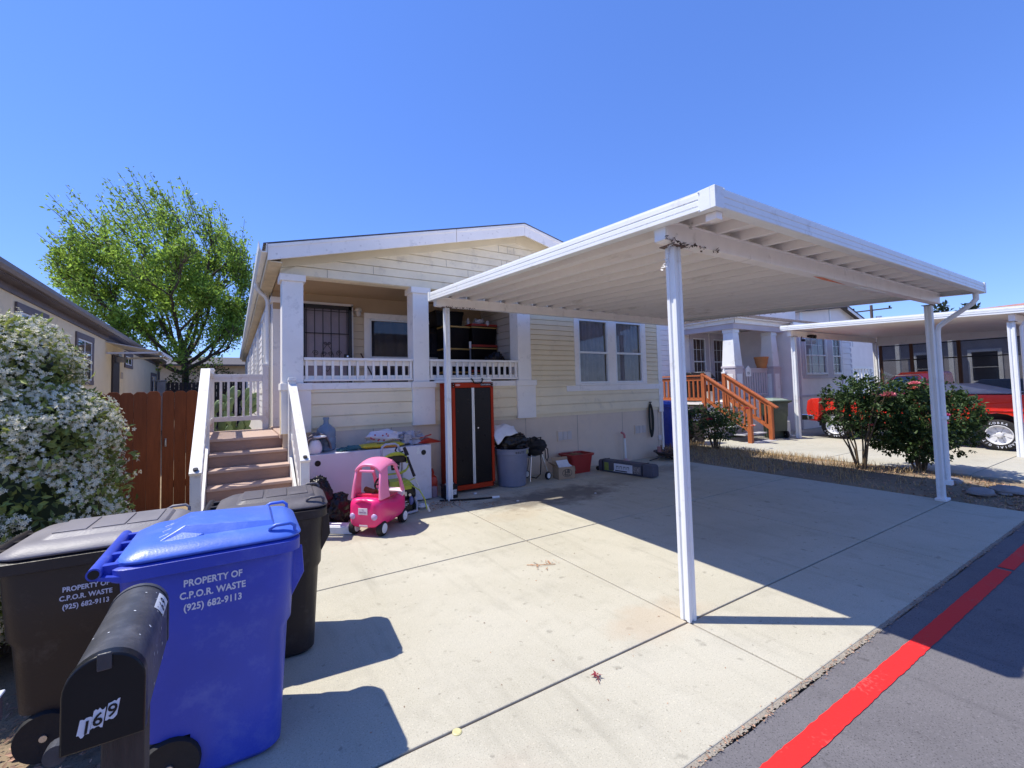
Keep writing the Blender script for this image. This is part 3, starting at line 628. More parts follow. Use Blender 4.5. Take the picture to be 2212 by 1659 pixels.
# ------------------------------------------------------------------ entry stairs of the cream house
def stairs():
    t = thing('porch_stairs', 'brown wooden steps with white railings up to the cream house porch', 'stairs', (.17, 5.3, 0))
    YT = 6.60; rise = .1635; run = .232; xa, xb = -.26, .615
    for k in range(6):
        z = .981-rise*k; y = YT-run*k
        if k: 
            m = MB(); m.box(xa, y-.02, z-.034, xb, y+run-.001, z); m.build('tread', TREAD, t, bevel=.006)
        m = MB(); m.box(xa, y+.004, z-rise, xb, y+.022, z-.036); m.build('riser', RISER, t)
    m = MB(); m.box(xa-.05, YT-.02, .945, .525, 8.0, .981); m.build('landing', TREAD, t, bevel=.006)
    m = MB(); m.box(xa, YT+.03, 0, .52, 7.98, .94); m.build('landing_base', CREAM, t)
    m = MB()
    for x in (xa-.035, xb+.002):
        m.prism([(x, 5.25, 0), (x, 5.25, .2), (x, YT, .98), (x, 6.9, .98), (x, 6.9, 0)], (.03, 0, 0))
    build_each(m, 'stringer', STAIRW, t, 10, 7, bevel=.003)
    for (x, ya, za, yb, zb) in ((-.30, 4.93, .845, 6.50, 1.865), (.655, 5.05, .85, 6.26, 1.70)):
        d = Vector((0, yb-ya, zb-za)).normalized()
        m = MB(); m.bar(Vector((x, ya, za))-d*.05, (x, yb, zb), .10, .028); m.bar((x, ya, za-.035), (x, yb, zb-.035), .06, .035); o = m.build('handrail', STAIRW, t, bevel=.004)
        m = MB(); m.cyl((x, ya-.015, za+.012), (x, ya-.02, za+.024), .022, n=12); m.build('rail_bolt', BLACKM, o)
        m = MB(); m.bar((x, ya+.05, za-.62), (x, yb, zb-.64), .036, .085); m.build('lower_rail', STAIRW, t, bevel=.003)
        k = MB(); n = 10
        for i in range(n):
            u = (i+.5)/n; y = ya+.1+(yb-ya-.15)*u; zc = za+(zb-za)*(y-ya)/(yb-ya); k.box(x-.017, y-.017, zc-.62, x+.017, y+.017, zc-.04)
        build_each(k, 'baluster', STAIRW, t)
        m = MB(); m.box(x-.044, ya-.02, 0, x+.044, ya+.068, za-.02); m.build('newel_post', STAIRW, t, bevel=.005)
    for (x, y, zt_) in ((-.30, 6.52, 1.87), (.652, 6.215, 1.745), (-.30, 7.93, 1.95), (.44, 7.93, 2.03)):
        m = MB(); m.box(x-.044, y-.04, .6 if y < 7 else .9, x+.044, y+.048, zt_); m.box(x-.052, y-.048, zt_-.045, x+.052, y+.056, zt_-.02); m.build('newel_post', STAIRW, t, bevel=.005)
    m = MB(); m.box(-.256, 7.90, 1.80, .396, 7.96, 1.857); m.box(-.256, 7.91, 1.74, .396, 7.95, 1.80); m.box(-.256, 7.90, 1.13, .396, 7.96, 1.20); build_each(m, 'landing_rail', STAIRW, t, bevel=.004)
    m = MB(); m.box(-.33, 6.57, 1.80, -.27, 7.88, 1.857); m.box(-.33, 6.57, 1.13, -.27, 7.88, 1.20); build_each(m, 'landing_rail', STAIRW, t, bevel=.004)
    k = MB()
    for i in range(6): x = -.17+i*.101; k.box(x-.018, 7.912, 1.2, x+.018, 7.948, 1.74)
    for i in range(9): y = 6.68+i*.14; k.box(-.318, y-.018, 1.2, -.282, y+.018, 1.80)
    build_each(k, 'baluster', STAIRW, t)
stairs()

# ------------------------------------------------------------------ wheelie bins
BLUEP = mat('blue_plastic', (.032, .062, .44), .42, .12, 3, .12, 120, dirt=.35, dirtc=(.10, .14, .46), ds=6, spec=.5)
BROWNP = mat('dark_brown_plastic', (.016, .0105, .011), .45, .15, 3, .15, 120, dirt=.3, dirtc=(.07, .06, .055), ds=4)
LIDGREY = mat('sunlit_lid_plastic', (.20, .185, .195), .5, .15, 5, .15, 120, dirt=.35, dirtc=(.24, .22, .21), ds=3)  # grey lightened for the sun and gloss on this lid
BLUELID = mat('faded_sunlit_blue_lid', (.065, .15, .60), .36, .14, 3, .12, 120, dirt=.4, dirtc=(.16, .26, .68), ds=5, spec=.6)  # faded blue, lightened as well for the sun on the lid
LIDDARK = mat('dark_lid_plastic', (.10, .088, .092), .5, .15, 5, .15, 120, dirt=.35, dirtc=(.20, .18, .18), ds=3)
LETTER = mat('white_lettering', (.62, .64, .72), .6, .08, 30)
def wheelie_bin(loc, rz, label, L, W, H, body, lid, group, lines=None, tx=(0, .66, .055), lift=.006, ribs=True, tshear=0):
    t = thing('wheelie_bin', label, 'bin', loc, rz, group)
    hx, hy = L/2, W/2; b0 = .82; zb = lift
    def sec(z):
        u = (z-zb)/(H-zb); k = b0+(1-b0)*u; st = .0 if u < .59 else .014
        return hx*k-.03+st, hy*(.92+.08*u)-.03+st*.3
    rings = []
    for z in (zb, zb+.02, .199, .205, zb+.57*(H-zb), zb+.60*(H-zb), zb+.8*(H-zb), H-.055):
        a, b = sec(z); 
        if z == zb: a -= .015; b -= .015
        rg = rrect(a, b, .075, 5, z, (L*.02)*(1-(z-zb)/(H-zb)))
        if z < .2: rg = [(max(p[0], -hx*.22), p[1], p[2]) for p in rg]
        rings.append(rg)
    m = MB(); m.loft(rings); bo = m.build('body', body, t, smooth=35, local=True)
    m = MB(); m.loft([rrect(hx-.02, hy-.022, .07, 5, H-.06), rrect(hx, hy, .07, 5, H-.052), rrect(hx, hy, .07, 5, H-.006), rrect(hx-.012, hy-.012, .06, 5, H)]); m.build('rim', body, t, smooth=35, local=True)
    # lid: plate, raised centre, wedge ribs, handle loops
    m = MB()
    m.loft([rrect(hx-.012, hy-.016, .08, 5, H+.002, .01), rrect(hx-.004, hy-.006, .08, 5, H+.012, .012), rrect(hx-.012, hy-.014, .08, 5, H+.024, .01), rrect(hx-.055, hy-.065, .06, 5, H+.050, .02), rrect(hx-.085, hy-.10, .05, 5, H+.054, .03)])
    lo = m.build('lid', lid, t, smooth=30, local=True, bevel=.004)
    m = MB()
    q4 = lambda x, y, z: [(x[0], -y[0], z[0]), (x[1], -y[1], z[1]), (x[1], y[1], z[1]), (x[0], y[0], z[0])]
    if ribs: m.loft([q4((-hx*.62, hx*.72), (hy*.62, hy*.66), (H+.045, H+.045)), q4((-hx*.34, hx*.66), (hy*.46, hy*.58), (H+.092, H+.070)), q4((-hx*.33, hx*.64), (hy*.45, hy*.57), (H+.094, H+.072))])
    else: m.loft([rrect(hx*.70, hy*.62, .03, 4, H+.050, .03), rrect(hx*.64, hy*.54, .03, 4, H+.068, .04), rrect(hx*.63, hy*.53, .03, 4, H+.070, .04)])
    if ribs:
        for k in (-.32, 0, .32): m.prism([(-hx*.86, hy*k-.018, H+.022), (-hx*.40, hy*k-.018, H+.078), (-hx*.30, hy*k-.018, H+.060), (-hx*.80, hy*k-.018, H+.015)], (0, .036, 0))
        for sg in (-1, 1): m.prism([(-hx*.92, sg*hy*.86, H+.016), (-hx*.34, sg*hy*.52, H+.074), (-hx*.10, sg*hy*.60, H+.060), (-hx*.55, sg*hy*.90, H+.016)], (0, 0, -.02))
    else:
        for k in (-.5, -.08, .3): m.box(hx*k, -hy*.45, H+.0705, hx*k+hx*.36, hy*.45, H+.0755)
    m.build('lid_panel', lid, lo, smooth=30, local=True, bevel=.004)
    for sg in (-1, 1):
      m = MB(); m.tube([(hx*.62, sg*hy*.80, H+.022), (hx*.63, sg*hy*.82, H+.050), (hx*.70, sg*hy*.83, H+.062), (hx*.88, sg*hy*.83, H+.062), (hx*.93, sg*hy*.82, H+.048), (hx*.93, sg*hy*.80, H+.018)], .008, 8)
      m.build('lid_handle', lid, lo, smooth=50, local=True)
    # hinge bar
    m = MB(); m.cyl((-hx-.035, -hy*.98, H-.004), (-hx-.035, hy*.98, H-.004), .023, n=16)
    for k in (-.80, -.28, .28, .80): m.box(-hx-.035, hy*k-.016, H-.028, -hx+.06, hy*k+.016, H+.012)
    m.prism([(-hx-.05, -hy*.98, H-.022), (-hx+.05, -hy*.98, H-.050), (-hx+.05, -hy*.98, H-.030), (-hx-.05, -hy*.98, H-.012)], (0, 2*hy*.98, 0))
    m.build('hinge', body, t, smooth=35, local=True)
    m = MB(); m.cyl((-hx-.035, -hy*.985, H-.004), (-hx-.035, -hy*.975, H-.004), .017, n=12); m.build('hinge_socket', BLACKP, t, local=True)
    # front brackets under the rim
    m = MB()
    for sg in (-1, 1): m.prism([(hx-.03, sg*hy*.62-.012, H-.06), (hx+.012, sg*hy*.62-.012, H-.06), (hx+.02, sg*hy*.62-.012, H-.18), (hx-.045, sg*hy*.62-.012, H-.30)], (0, .024, 0))
    build_each(m, 'bracket', body, t, local=True, bevel=.004)
    # wheels
    for sg in (-1, 1):
        m = MB(); mx = frame_mx((-hx*.42, sg*(hy*.80), .105), (1, 0, 0), (0, 0, 1)); m.lathe([(.0, -.025), (.08, -.025), (.10, -.028), (.105, -.015), (.105, .015), (.10, .028), (.08, .025), (0, .025)], (0, 0, 0), 24, mx); wo = m.build('wheel', RUBBER, t, smooth=40, local=True)
        m = MB(); m.cyl((-hx*.42, sg*(hy*.80)-.032, .105), (-hx*.42, sg*(hy*.80)+.032, .105), .014, n=12); m.build('axle_cap', STEEL, wo, local=True)
    if lines:
        za = sec(H-.10)[1]; zc = sec(H-.25)[1]; up = Vector((0, -(za-zc)/.15, 1)).normalized()
        m = MB(); x0, z0, sz = tx
        for i, s_ in enumerate(lines):
            v, f = text_mesh(s_, sz, .028, .0006, .0, 'CENTER', 1.03); zz_ = z0-i*sz*1.28
            o_ = Vector((x0, -sec(zz_)[1]-.0015, zz_)); m.raw(v, f, frame_mx(o_, (1, 0, .0), up) @ Matrix.Diagonal((.84, 1, 1, 1)))
        m.build('printed_lettering', LETTER, t, local=True)
    return t
WL = ("PROPERTY OF", "C.P.O.R. WASTE", "(925) 682-9113")
bins = 'wheelie bins in front of the cream house'
wheelie_bin((-.066, 2.405, 0), R(-1), 'bright blue wheelie bin with white lettering behind the black mailbox', .665, .53, .905, BLUEP, BLUELID, bins, WL, (.003, .785, .0375))
wheelie_bin((-.545, 2.915, -.02), R(-3), 'dark brown wheelie bin with pale lid beside the flowering bush', .68, .52, .875, BROWNP, LIDGREY, bins, WL, (-.012, .708, .030), ribs=False)
wheelie_bin((.205, 3.09, 0), R(-5), 'dark wheelie bin standing on concrete behind the blue bin', .62, .52, .855, BROWNP, LIDDARK, bins, None, ribs=False)

# ------------------------------------------------------------------ mailbox
def mailbox():
    t = thing('mailbox', 'black dented mailbox on dark wooden post before the blue bin', 'mailbox', (-.225, 1.49, 0))
    MBK = mat('mailbox_steel', (.055, .055, .062), .40, .25, 9, .15, 30, dirt=.45, dirtc=(.13, .13, .14), ds=9)
    DOOR = mat('mailbox_door', (.008, .008, .010), .33, .2, 8, .08, 30, spec=.3)
    w_, zb, zs = .075, .745, .862
    def arch(y, k=1.0, dz=0, z0=zb): return [(-.26-w_*k, y, z0), (-.26+w_*k, y, z0)]+[(-.26+w_*k*math.cos(a), y, zs+dz+w_*k*math.sin(a)) for a in [math.pi*i/16 for i in range(17)]]
    m = MB(); m.loft([arch(1.42), arch(1.84)]); m.build('box', MBK, t, smooth=40)
    m = MB(); m.loft([arch(1.825, 1.04), arch(1.845, 1.04)]); m.build('rear_flange', MBK, t, smooth=40)
    m = MB(); m.loft([arch(1.395, 1.03, 0, zb-.012), arch(1.425, 1.05, 0, zb-.012)]); dr = m.build('door', DOOR, t, smooth=40, bevel=.004)
    m = MB(); m.box(-.274, 1.388, .905, -.246, 1.394, .945); m.build('pull_tab', MBK, dr, bevel=.003)
    m = MB(); m.cyl((-.345, 1.40, zb-.005), (-.345, 1.43, zb-.005), .022, n=16); m.build('door_hinge', MBK, t)
    # numbers 169 on torn white stickers
    st = MB(); q = random.Random(4)
    def torn(mb, o, xa, ya, w, h, seed, sh=.0):
        q = random.Random(seed); o = Vector(o); xa = Vector(xa); ya = Vector(ya); pts = []
        for i in range(7): pts.append(o+xa*(w*i/6)+ya*(q.uniform(-.004, .004)))
        for i in range(7): pts.append(o+xa*(w*(1-i/6)+sh)+ya*(h+q.uniform(-.004, .004)))
        mb.poly(pts)
    y0 = 1.3935
    for i, (dx, ch) in enumerate(((0, '1'), (.024, '6'), (.050, '9'))):
        torn(st, (-.308+dx, y0, .768+i*.011), (1, 0, 0), (0, 0, 1), .022, .038, i+2, .006)
    sk = st.build('number_sticker', mat('sticker_white', (.70, .72, .76), .6, .08, 30), t)
    nb = MB()
    for i, (dx, ch) in enumerate(((.004, '1'), (.024, '6'), (.050, '9'))):
        v, f = text_mesh(ch, .040, .012, .0004, .12); nb.raw(v, f, frame_mx((-.308+dx+.002, y0-.0012, .772+i*.011), (1, 0, 0), (0, 0, 1)))
    nb.build('number', BLACKP, sk)
    # sticker wrapped on the curved flank
    rr = w_+.0012
    def cy(u, y): return (-.26+rr*math.cos(u), y, zs+rr*math.sin(u))
    s2 = MB(); s2.grid(lambda u, v: cy(.12+.62*u, 1.69+.11*v+.02*(1-u)), 8, 4); s2.build('number_sticker', mat('sticker_white', (.70, .72, .76)), t)
    n2 = MB()
    for i, ch in enumerate('169'):
        v, f = text_mesh(ch, .055, .012, .0, .0)
        vv = [cy(.20+p[1]/rr*.8, 1.698+i*.032+p[0]*.8) for p in v]; rr += .0006; vv = [cy(.20+p[1]/w_*.8, 1.698+i*.032+p[0]*.8) for p in v]; rr -= .0006
        n2.raw(vv, f)
    n2.build('number', BLACKP, t)
    c = MB(); q = random.Random(8)
    for k in range(9):
        a = q.uniform(.4, 2.4); y = q.uniform(1.5, 1.8); s_ = q.uniform(.0015, .004); c.poly([cy(a-s_/w_, y-s_), cy(a+s_/w_, y-s_*.4), cy(a+s_/w_*.6, y+s_), cy(a-s_/w_, y+s_*.5)])
    for k in range(10):
        z = q.uniform(.72, .84); y = q.uniform(1.5, 1.8); s_ = q.uniform(.0015, .005); z += .02; c.poly([(-.26+w_+.0012, y-s_, z), (-.26+w_+.0012, y, z-s_*2), (-.26+w_+.0012, y+s_, z), (-.26+w_+.0012, y, z+s_)])
    c.build('paint_chip', mat('sticker_white', (.7, .72, .76)), t)
    m = MB(); m.box(-.285, 1.50, -.05, -.197, 1.59, .70); m.build('post', mat('dark_post_wood', (.040, .030, .026), .7, .3, 8, .4, 20, stretch=(8, 8, 1)), t, bevel=.005)
    m = MB(); m.box(-.325, 1.45, .70, -.195, 1.82, .733); m.build('mount_board', mat('dark_post_wood', (.045, .034, .03)), t, bevel=.004)
mailbox()
def stub_post():
    t = thing('marker_post', 'grey metal post with dark chipped cap box at the left picture edge', 'post', (-.47, 1.2, 0))
    m = MB(); m.cyl((-.45, 1.24, -.05), (-.45, 1.24, .90), .024, n=16); m.build('pole', STEEL, t, smooth=40)
    m = MB(); m.box(-.60, 1.20, .905, -.398, 1.30, .955); b = m.build('box', mat('chipped_box', (.045, .03, .04), .5, .2, 20, .3, 30, dirt=.5, dirtc=(.35, .33, .33), ds=18), t, bevel=.005)
    m = MB(); m.box(-.603, 1.197, .956, -.396, 1.303, .962); m.build('lid', mat('chipped_lid', (.62, .62, .62), .6, .3, 20, dirt=.6, dirtc=(.1, .09, .09), ds=20), b, bevel=.003)
    m = MB(); m.box(-.53, 1.215, .885, -.415, 1.285, .904); m.build('collar', STEEL, t, bevel=.004)
stub_post()

# ------------------------------------------------------------------ fence
def fence():
    WOOD = mat('red_fence_wood', (.22, .062, .020), .65, .30, 5, .25, 14, stretch=(6, 6, .7), isl=.22, dirt=.2, dirtc=(.08, .03, .02), spec=.2)
    t = thing('wooden_fence', 'reddish brown dog eared board fence with gate left of the stairs', 'fence', (-1.4, 7.42, 0))
    def board(mb, x, w, q):
        c = .03; y = 7.40+q.uniform(-.003, .003); h = 1.605+q.uniform(-.008, .008)
        mb.prism([(x, y, .03), (x+w, y, .03), (x+w, y, h-c), (x+w-c, y, h), (x+c, y, h), (x, y, h-c)], (0, .018, 0))
    q = random.Random(3); m = MB(); x = -2.95
    while x < -.86: board(m, x, .1375, q); x += .1395
    m.build('boards', WOOD, t, bevel=.003); xg = x+.006
    m = MB(); m.box(-2.95, 7.42, .3, -.86, 7.46, .39); m.box(-2.95, 7.42, 1.25, -.86, 7.46, 1.34); m.build('rail', WOOD, t)
    m = MB(); x = -.832
    for k in range(4): board(m, x, .1305 if k < 3 else .10, q); x += .1335
    g_ = m.build('gate', WOOD, t, bevel=.003)
    m = MB(); m.box(-.83, 7.42, .3, -.34, 7.46, .39); m.box(-.83, 7.42, 1.25, -.34, 7.46, 1.34); m.build('gate_rail', WOOD, g_)
    m = MB(); m.tube([(-.79, 7.396, .96), (-.79, 7.37, .95), (-.79, 7.37, .88), (-.79, 7.396, .87)], .007, 6); m.box(-.80, 7.392, .86, -.78, 7.399, .97); m.build('latch', STEEL, g_)
    m = MB(); m.box(-3.05, 7.40, 0, -2.955, 7.49, 1.62); m.box(-.88, 7.4205, 0, -.855, 7.50, 1.55); m.build('post', WOOD, t)
fence()

# ------------------------------------------------------------------ foliage helpers
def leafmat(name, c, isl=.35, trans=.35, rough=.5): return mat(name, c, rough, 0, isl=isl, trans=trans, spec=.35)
def leaf(mb, p, d, n, l, w, fold=.25):
    d = d.normalized(); s = d.cross(n); 
    if s.length < 1e-4: return
    s.normalize(); u = s.cross(d)
    a = p; b = p+d*l*.5; c = p+d*l
    i = len(mb.v); mb.v += [tuple(a), tuple(b+s*w*.5+u*w*fold), tuple(c), tuple(b-s*w*.5+u*w*fold)]
    mb.f += [(i, i+1, i+2), (i, i+2, i+3)]; mb.m += [mb.c, mb.c]
def rdir(q): 
    while True:
        v = Vector((q.uniform(-1, 1), q.uniform(-1, 1), q.uniform(-1, 1)))
        if .05 < v.length < 1: return v.normalized()

def jasmine():
    t = thing('jasmine_bush', 'tall jasmine bush covered in white star flowers left of the fence', 'bush', (-1.25, 4.0, 0))
    q = random.Random(21); LV = MB(); FL = MB(); ST = MB()
    els = [(-1.32, 4.0, 1.02, .62, .62, .95), (-1.04, 3.95, .78, .41, .50, .60), (-1.75, 4.1, 1.15, .75, .7, .95), (-2.3, 4.2, 1.0, .8, .8, .95), (-.97, 4.0, .5, .35, .45, .48), (-1.25, 4.0, 1.72, .33, .38, .34), (-1.5, 3.65, .62, .45, .45, .6), (-1.02, 3.9, 1.32, .32, .38, .30)]
    def inside(p, k=.86): return any(((p.x-e[0])/e[3])**2+((p.y-e[1])/e[4])**2+((p.z-e[2])/e[5])**2 < k*k for e in els)
    cnt = 0
    while cnt < 12500:
        e = q.choice(els); d = rdir(q); rr = q.uniform(.80, 1.05)*(1+.10*noise.noise(d*4+Vector(e[:3])))
        p = Vector((e[0]+d.x*e[3]*rr, e[1]+d.y*e[4]*rr, e[2]+d.z*e[5]*rr))
        if p.z < .04 or inside(p, .78): continue
        n = (d+rdir(q)*.7).normalized(); ld = (rdir(q)+d*.5+Vector((0, 0, .2))).normalized()
        leaf(LV, p, ld, n, q.uniform(.04, .075), q.uniform(.018, .03)); cnt += 1
        if d.y < .75 and q.random() < .62 and noise.noise(p*3.0) > -.17-.08*(p.z > 1.3)-.2*(p.z < .9):
            for _ in range(q.randint(3, 6)):
                c = p+d*q.uniform(.015, .05)+rdir(q)*.02; fn = (d+rdir(q)*.6+Vector((.1, -.3, .1))).normalized(); a = fn.orthogonal().normalized(); b = fn.cross(a); a0 = q.uniform(0, 6.28); s = q.uniform(.010, .0165)
                for k in range(5):
                    an = a0+k*1.2566; dr = a*math.cos(an)+b*math.sin(an); leaf(FL, c, (dr+fn*.25), fn, s, s*.48, -.1)
    # long wisps
    for (x, y, z) in ((-.62, 3.95, 1.30), (-.60, 3.9, 1.15), (-.68, 3.9, 1.0), (-.66, 3.95, .62), (-.72, 3.9, .35)):
        c = Vector((x, y, z)); 
        for k in range(16):
            leaf(LV, c+rdir(q)*.06-Vector((.05, 0, 0)), rdir(q)+Vector((.5, 0, 0)), rdir(q), .05, .022)
        for k in range(6):
            fn = rdir(q); a = fn.orthogonal().normalized(); b = fn.cross(a); cc = c+rdir(q)*.05
            for j in range(5): leaf(FL, cc, a*math.cos(j*1.2566)+b*math.sin(j*1.2566)+fn*.25, fn, .018, .009, -.1)
    for k in range(26):
        x, y = q.uniform(-2.1, -.9), q.uniform(3.7, 4.3); ST.tube([(x*.3-.9, 4.0, -.05), (x, y, .5), (x+q.uniform(-.2, .2), y+q.uniform(-.2, .2), q.uniform(.9, 1.6))], [.014, .009, .004], 5)
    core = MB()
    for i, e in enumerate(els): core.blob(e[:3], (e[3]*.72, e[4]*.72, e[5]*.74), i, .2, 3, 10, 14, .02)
    LV.build('foliage', leafmat('jasmine_leaf', (.26, .30, .075), .5), t)
    FL.build('flower_cluster', mat('jasmine_petal', (.86, .80, .58), .6, 0, isl=.15, trans=.3), t)
    ST.build('stem', mat('brown_stem', (.10, .07, .045), .8, .2), t)
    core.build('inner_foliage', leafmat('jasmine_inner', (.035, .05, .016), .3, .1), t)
jasmine()

def grow(base, d, length, rad, depth, q, segs, tips, bend=.25, upb=.15, split=(2, 3), spread=.6, shrink=.72):
    p = Vector(base); d = Vector(d).normalized(); pts = [p.copy()]; n = 4
    for i in range(n):
        d = (d+rdir(q)*bend*.5+Vector((0, 0, upb*.3))).normalized(); p = p+d*length/n; pts.append(p.copy())
        if depth <= 2: tips.append((p.copy(), d.copy(), depth))
    segs.append((pts, [rad*(1-.35*i/n) for i in range(n+1)], depth))
    if depth == 0: return
    for k in range(q.randint(*split)):
        nd = (d+rdir(q)*spread).normalized(); at = pts[-1] if k == 0 or q.random() < .6 else pts[q.randint(2, n-1)]
        grow(at, nd, length*shrink*q.uniform(.75, 1.15), rad*.62, depth-1, q, segs, tips, bend, upb, split, spread, shrink)

def garden_tree():
    t = thing('garden_tree', 'tall airy green leafed tree behind the two houses', 'tree', (-2.05, 26, 0))
    q = random.Random(17); TR = MB(); LV = MB(); segs = []; tips = []
    TR.tube([(-2.0, 26, -.1), (-2.0, 26, 1.5), (-2.05, 26, 3.0), (-2.15, 26, 4.0)], [.22, .165, .15, .14], 12)
    for (d, l, z) in (((-.45, 0, .9), 3.1, 3.2), ((-.25, .2, 1), 3.5, 3.8), ((.12, -.1, 1), 3.4, 3.9), ((.45, .1, .85), 2.9, 3.4), ((-.95, -.2, .55), 2.7, 3.0), ((.75, -.2, .45), 2.2, 3.0), ((-.1, -.6, .6), 2.4, 3.1), ((-.4, .6, .7), 2.6, 3.2), ((.3, .7, .6), 2.2, 3.3), ((-1, .1, .35), 2.0, 2.6), ((.7, -.6, .2), 1.7, 2.7)):
        grow((-2.08, 26, z), d, l, .10, 4, q, segs, tips, .35, .30, (3, 3), .58, .70)
    tips = [a for a in tips if ((a[0].x+2.75)/4.1)**2+((a[0].z-6.5)/4.6)**2+((a[0].y-26)/4.2)**2 < 1.0+.12*noise.noise(a[0]*.8)]
    segs = [a for a in segs if a[2] > 3 or ((a[0][-1].x+2.75)/4.2)**2+((a[0][-1].z-6.5)/4.6)**2 < .9]
    for pts, rs, dp in segs:
        TR.tube(pts, [max(r_, .010) for r_ in rs], 6 if dp > 2 else 4, cap=False)
    for k in range(150):
        a_ = R(q.uniform(5, 185)); p = Vector((-2.7+math.cos(a_)*3.7*q.uniform(.8, 1), 26+q.uniform(-2, 2), 6.3+math.sin(a_)*4.1*q.uniform(.75, 1.08))); dd = Vector((math.cos(a_)*.5-.42+q.uniform(-.25, .25), q.uniform(-.3, .3), .95)).normalized(); n_ = q.randint(5, 10)
        for j in range(n_): tips.append((p+dd*j*.17, dd, 1)); 
        TR.tube([p-dd*.8, p+dd*n_*.17], [.02, .008], 4, cap=False)
    for k in range(2500):
        d = rdir(q); rr = q.random()**.45; p = Vector((-2.7+d.x*3.9*rr, 26+d.y*3.6*rr, 6.3+d.z*4.2*rr))
        if noise.noise(p*.85) < .05 or p.z < 2.6: continue
        dd = (d*.6+Vector((-.3, 0, .9))).normalized()
        for j in range(4): tips.append((p+dd*j*.22, dd, 1))
    for p, d, dp in tips:
        if p.z < 2.0: continue
        dens = 1.0 if p.z < 7.5 else .75
        for k in range(int((8 if dp == 0 else 5 if dp == 1 else 3)*dens)):
            o = p+rdir(q)*q.uniform(.05, .26); ld = (d*.6+rdir(q)+Vector((-.25, 0, .1))).normalized()
            leaf(LV, o, ld, rdir(q)+Vector((0, 0, .6)), q.uniform(.12, .23), q.uniform(.06, .10))
    print('TREE leaves', len(LV.f)//2, 'zmax', max(v[2] for v in LV.v), 'x', min(v[0] for v in LV.v), max(v[0] for v in LV.v))
    TR.build('trunk', mat('bark', (.085, .06, .045), .85, .3, 6, .6, 12), t, smooth=60)
    LV.build('crown', leafmat('tree_leaf', (.27, .40, .065), .60, .50), t)
garden_tree()

def rose(name, label, loc, H, Rr, seed, nleaf, flowers, leafc, bare=.3, group='rose bushes in the planting strip'):
    t = thing(name, label, 'rose bush', (loc[0], loc[1], 0), 0, group); q = random.Random(seed); ST = MB(); LV = MB(); x0, y0 = loc; ends = []
    for k in range(9):
        a = q.uniform(0, 6.28); l = q.uniform(.3, 1)*Rr; h = H*q.uniform(.6, 1.0); pts = [(x0+.04*math.cos(a), y0+.04*math.sin(a), -.03), (x0+l*.35*math.cos(a), y0+l*.35*math.sin(a), h*.35), (x0+l*.7*math.cos(a+.2), y0+l*.7*math.sin(a+.2), h*.7), (x0+l*math.cos(a+.3), y0+l*math.sin(a+.3), h)]
        ST.tube(pts, [.018, .012, .008, .004], 6); ends.append(pts)
        for j in range(2):
            b = Vector(pts[2]); e = b+Vector((q.uniform(-1, 1), q.uniform(-1, 1), q.uniform(.3, 1)))*Rr*.5; ST.tube([b, (b+e)/2+rdir(q)*.03, e], [.006, .005, .003], 5); ends.append([pts[1], pts[2], b, e])
    n = 0
    while n < nleaf:
        d = rdir(q); rr = q.random()**.45
        p = Vector((x0+d.x*Rr*rr, y0+d.y*Rr*rr, H*(bare+1)/2+d.z*H*(1-bare)/2*rr))
        if noise.noise(p*3.6+Vector((seed, 0, 0))) < -.02: 
            if q.random() < .93: continue
        dd = (rdir(q)+d*.4).normalized(); nn = (rdir(q)*.8+Vector((0, 0, .7)))
        for j in range(3): leaf(LV, p+rdir(q)*.02, (dd+rdir(q)*.7), nn, q.uniform(.045, .075), q.uniform(.032, .05))
        n += 1
    for pts in ends:
        e = Vector(pts[-1])
        for k in range(10): leaf(LV, e+rdir(q)*.06, rdir(q)+Vector((0, 0, .4)), rdir(q)+Vector((0, 0, 1)), .045, .026)
    ST.build('stem', mat('rose_stem', (.13, .09, .05), .8, .25), t); LV.build('foliage', leafmat(name+'_leaf', leafc, .5, .3), t)
    for (p, s, c, cn) in flowers:
        m = MB(); c0 = Vector(p)
        for k in range(22):
            a = k*2.4; u = (k/22)**.6; dr = Vector((math.cos(a)*u, math.sin(a)*u, 1-u*.8)).normalized(); leaf(m, c0+Vector((math.cos(a), math.sin(a), 0))*s*.15*u, dr, Vector((math.cos(a), math.sin(a), -.5)), s*(.6+.5*u), s*.75, .3)
        m.build('rose_bloom', mat(cn, c, .6, 0, isl=.2, trans=.25), t)
PINK = (.72, .22, .25); SAL = (.75, .26, .18); MAG = (.45, .05, .16); RED = (.45, .03, .05)
rose('rose_bush', 'open rose bush with thin bare stems and one large pale pink bloom', (9.08, 3.22), 1.66, .54, 4, 1000, [((8.98, 2.78, 1.28), .11, PINK, 'pale_pink_petal'), ((9.2, 3.1, .78), .05, PINK, 'pale_pink_petal'), ((9.35, 3.0, .70), .05, SAL, 'salmon_petal')], (.050, .088, .024), .34)
rose('rose_bush', 'largest densest rose bush with salmon blooms right behind the carport post', (9.85, 2.70), 1.56, .82, 9, 4200, [((9.3, 2.55, 1.46), .075, PINK, 'pale_pink_petal'), ((9.42, 2.6, 1.38), .07, SAL, 'salmon_petal'), ((9.5, 2.35, 1.40), .06, SAL, 'salmon_petal'), ((9.2, 2.2, .98), .06, MAG, 'magenta_petal'), ((9.2, 2.22, .86), .05, MAG, 'magenta_petal'), ((9.6, 2.4, 1.42), .05, SAL, 'salmon_petal')], (.046, .085, .024), .10)
rose('rose_bush', 'small dark rose bush with deep red blooms by the redwood stairs', (9.55, 6.1), 1.08, .66, 13, 750, [((9.05, 5.9, .74), .07, RED, 'red_petal'), ((10.35, 5.8, .93), .055, RED, 'red_petal'), ((10.2, 5.6, .55), .05, SAL, 'salmon_petal')], (.040, .034, .022), .2)

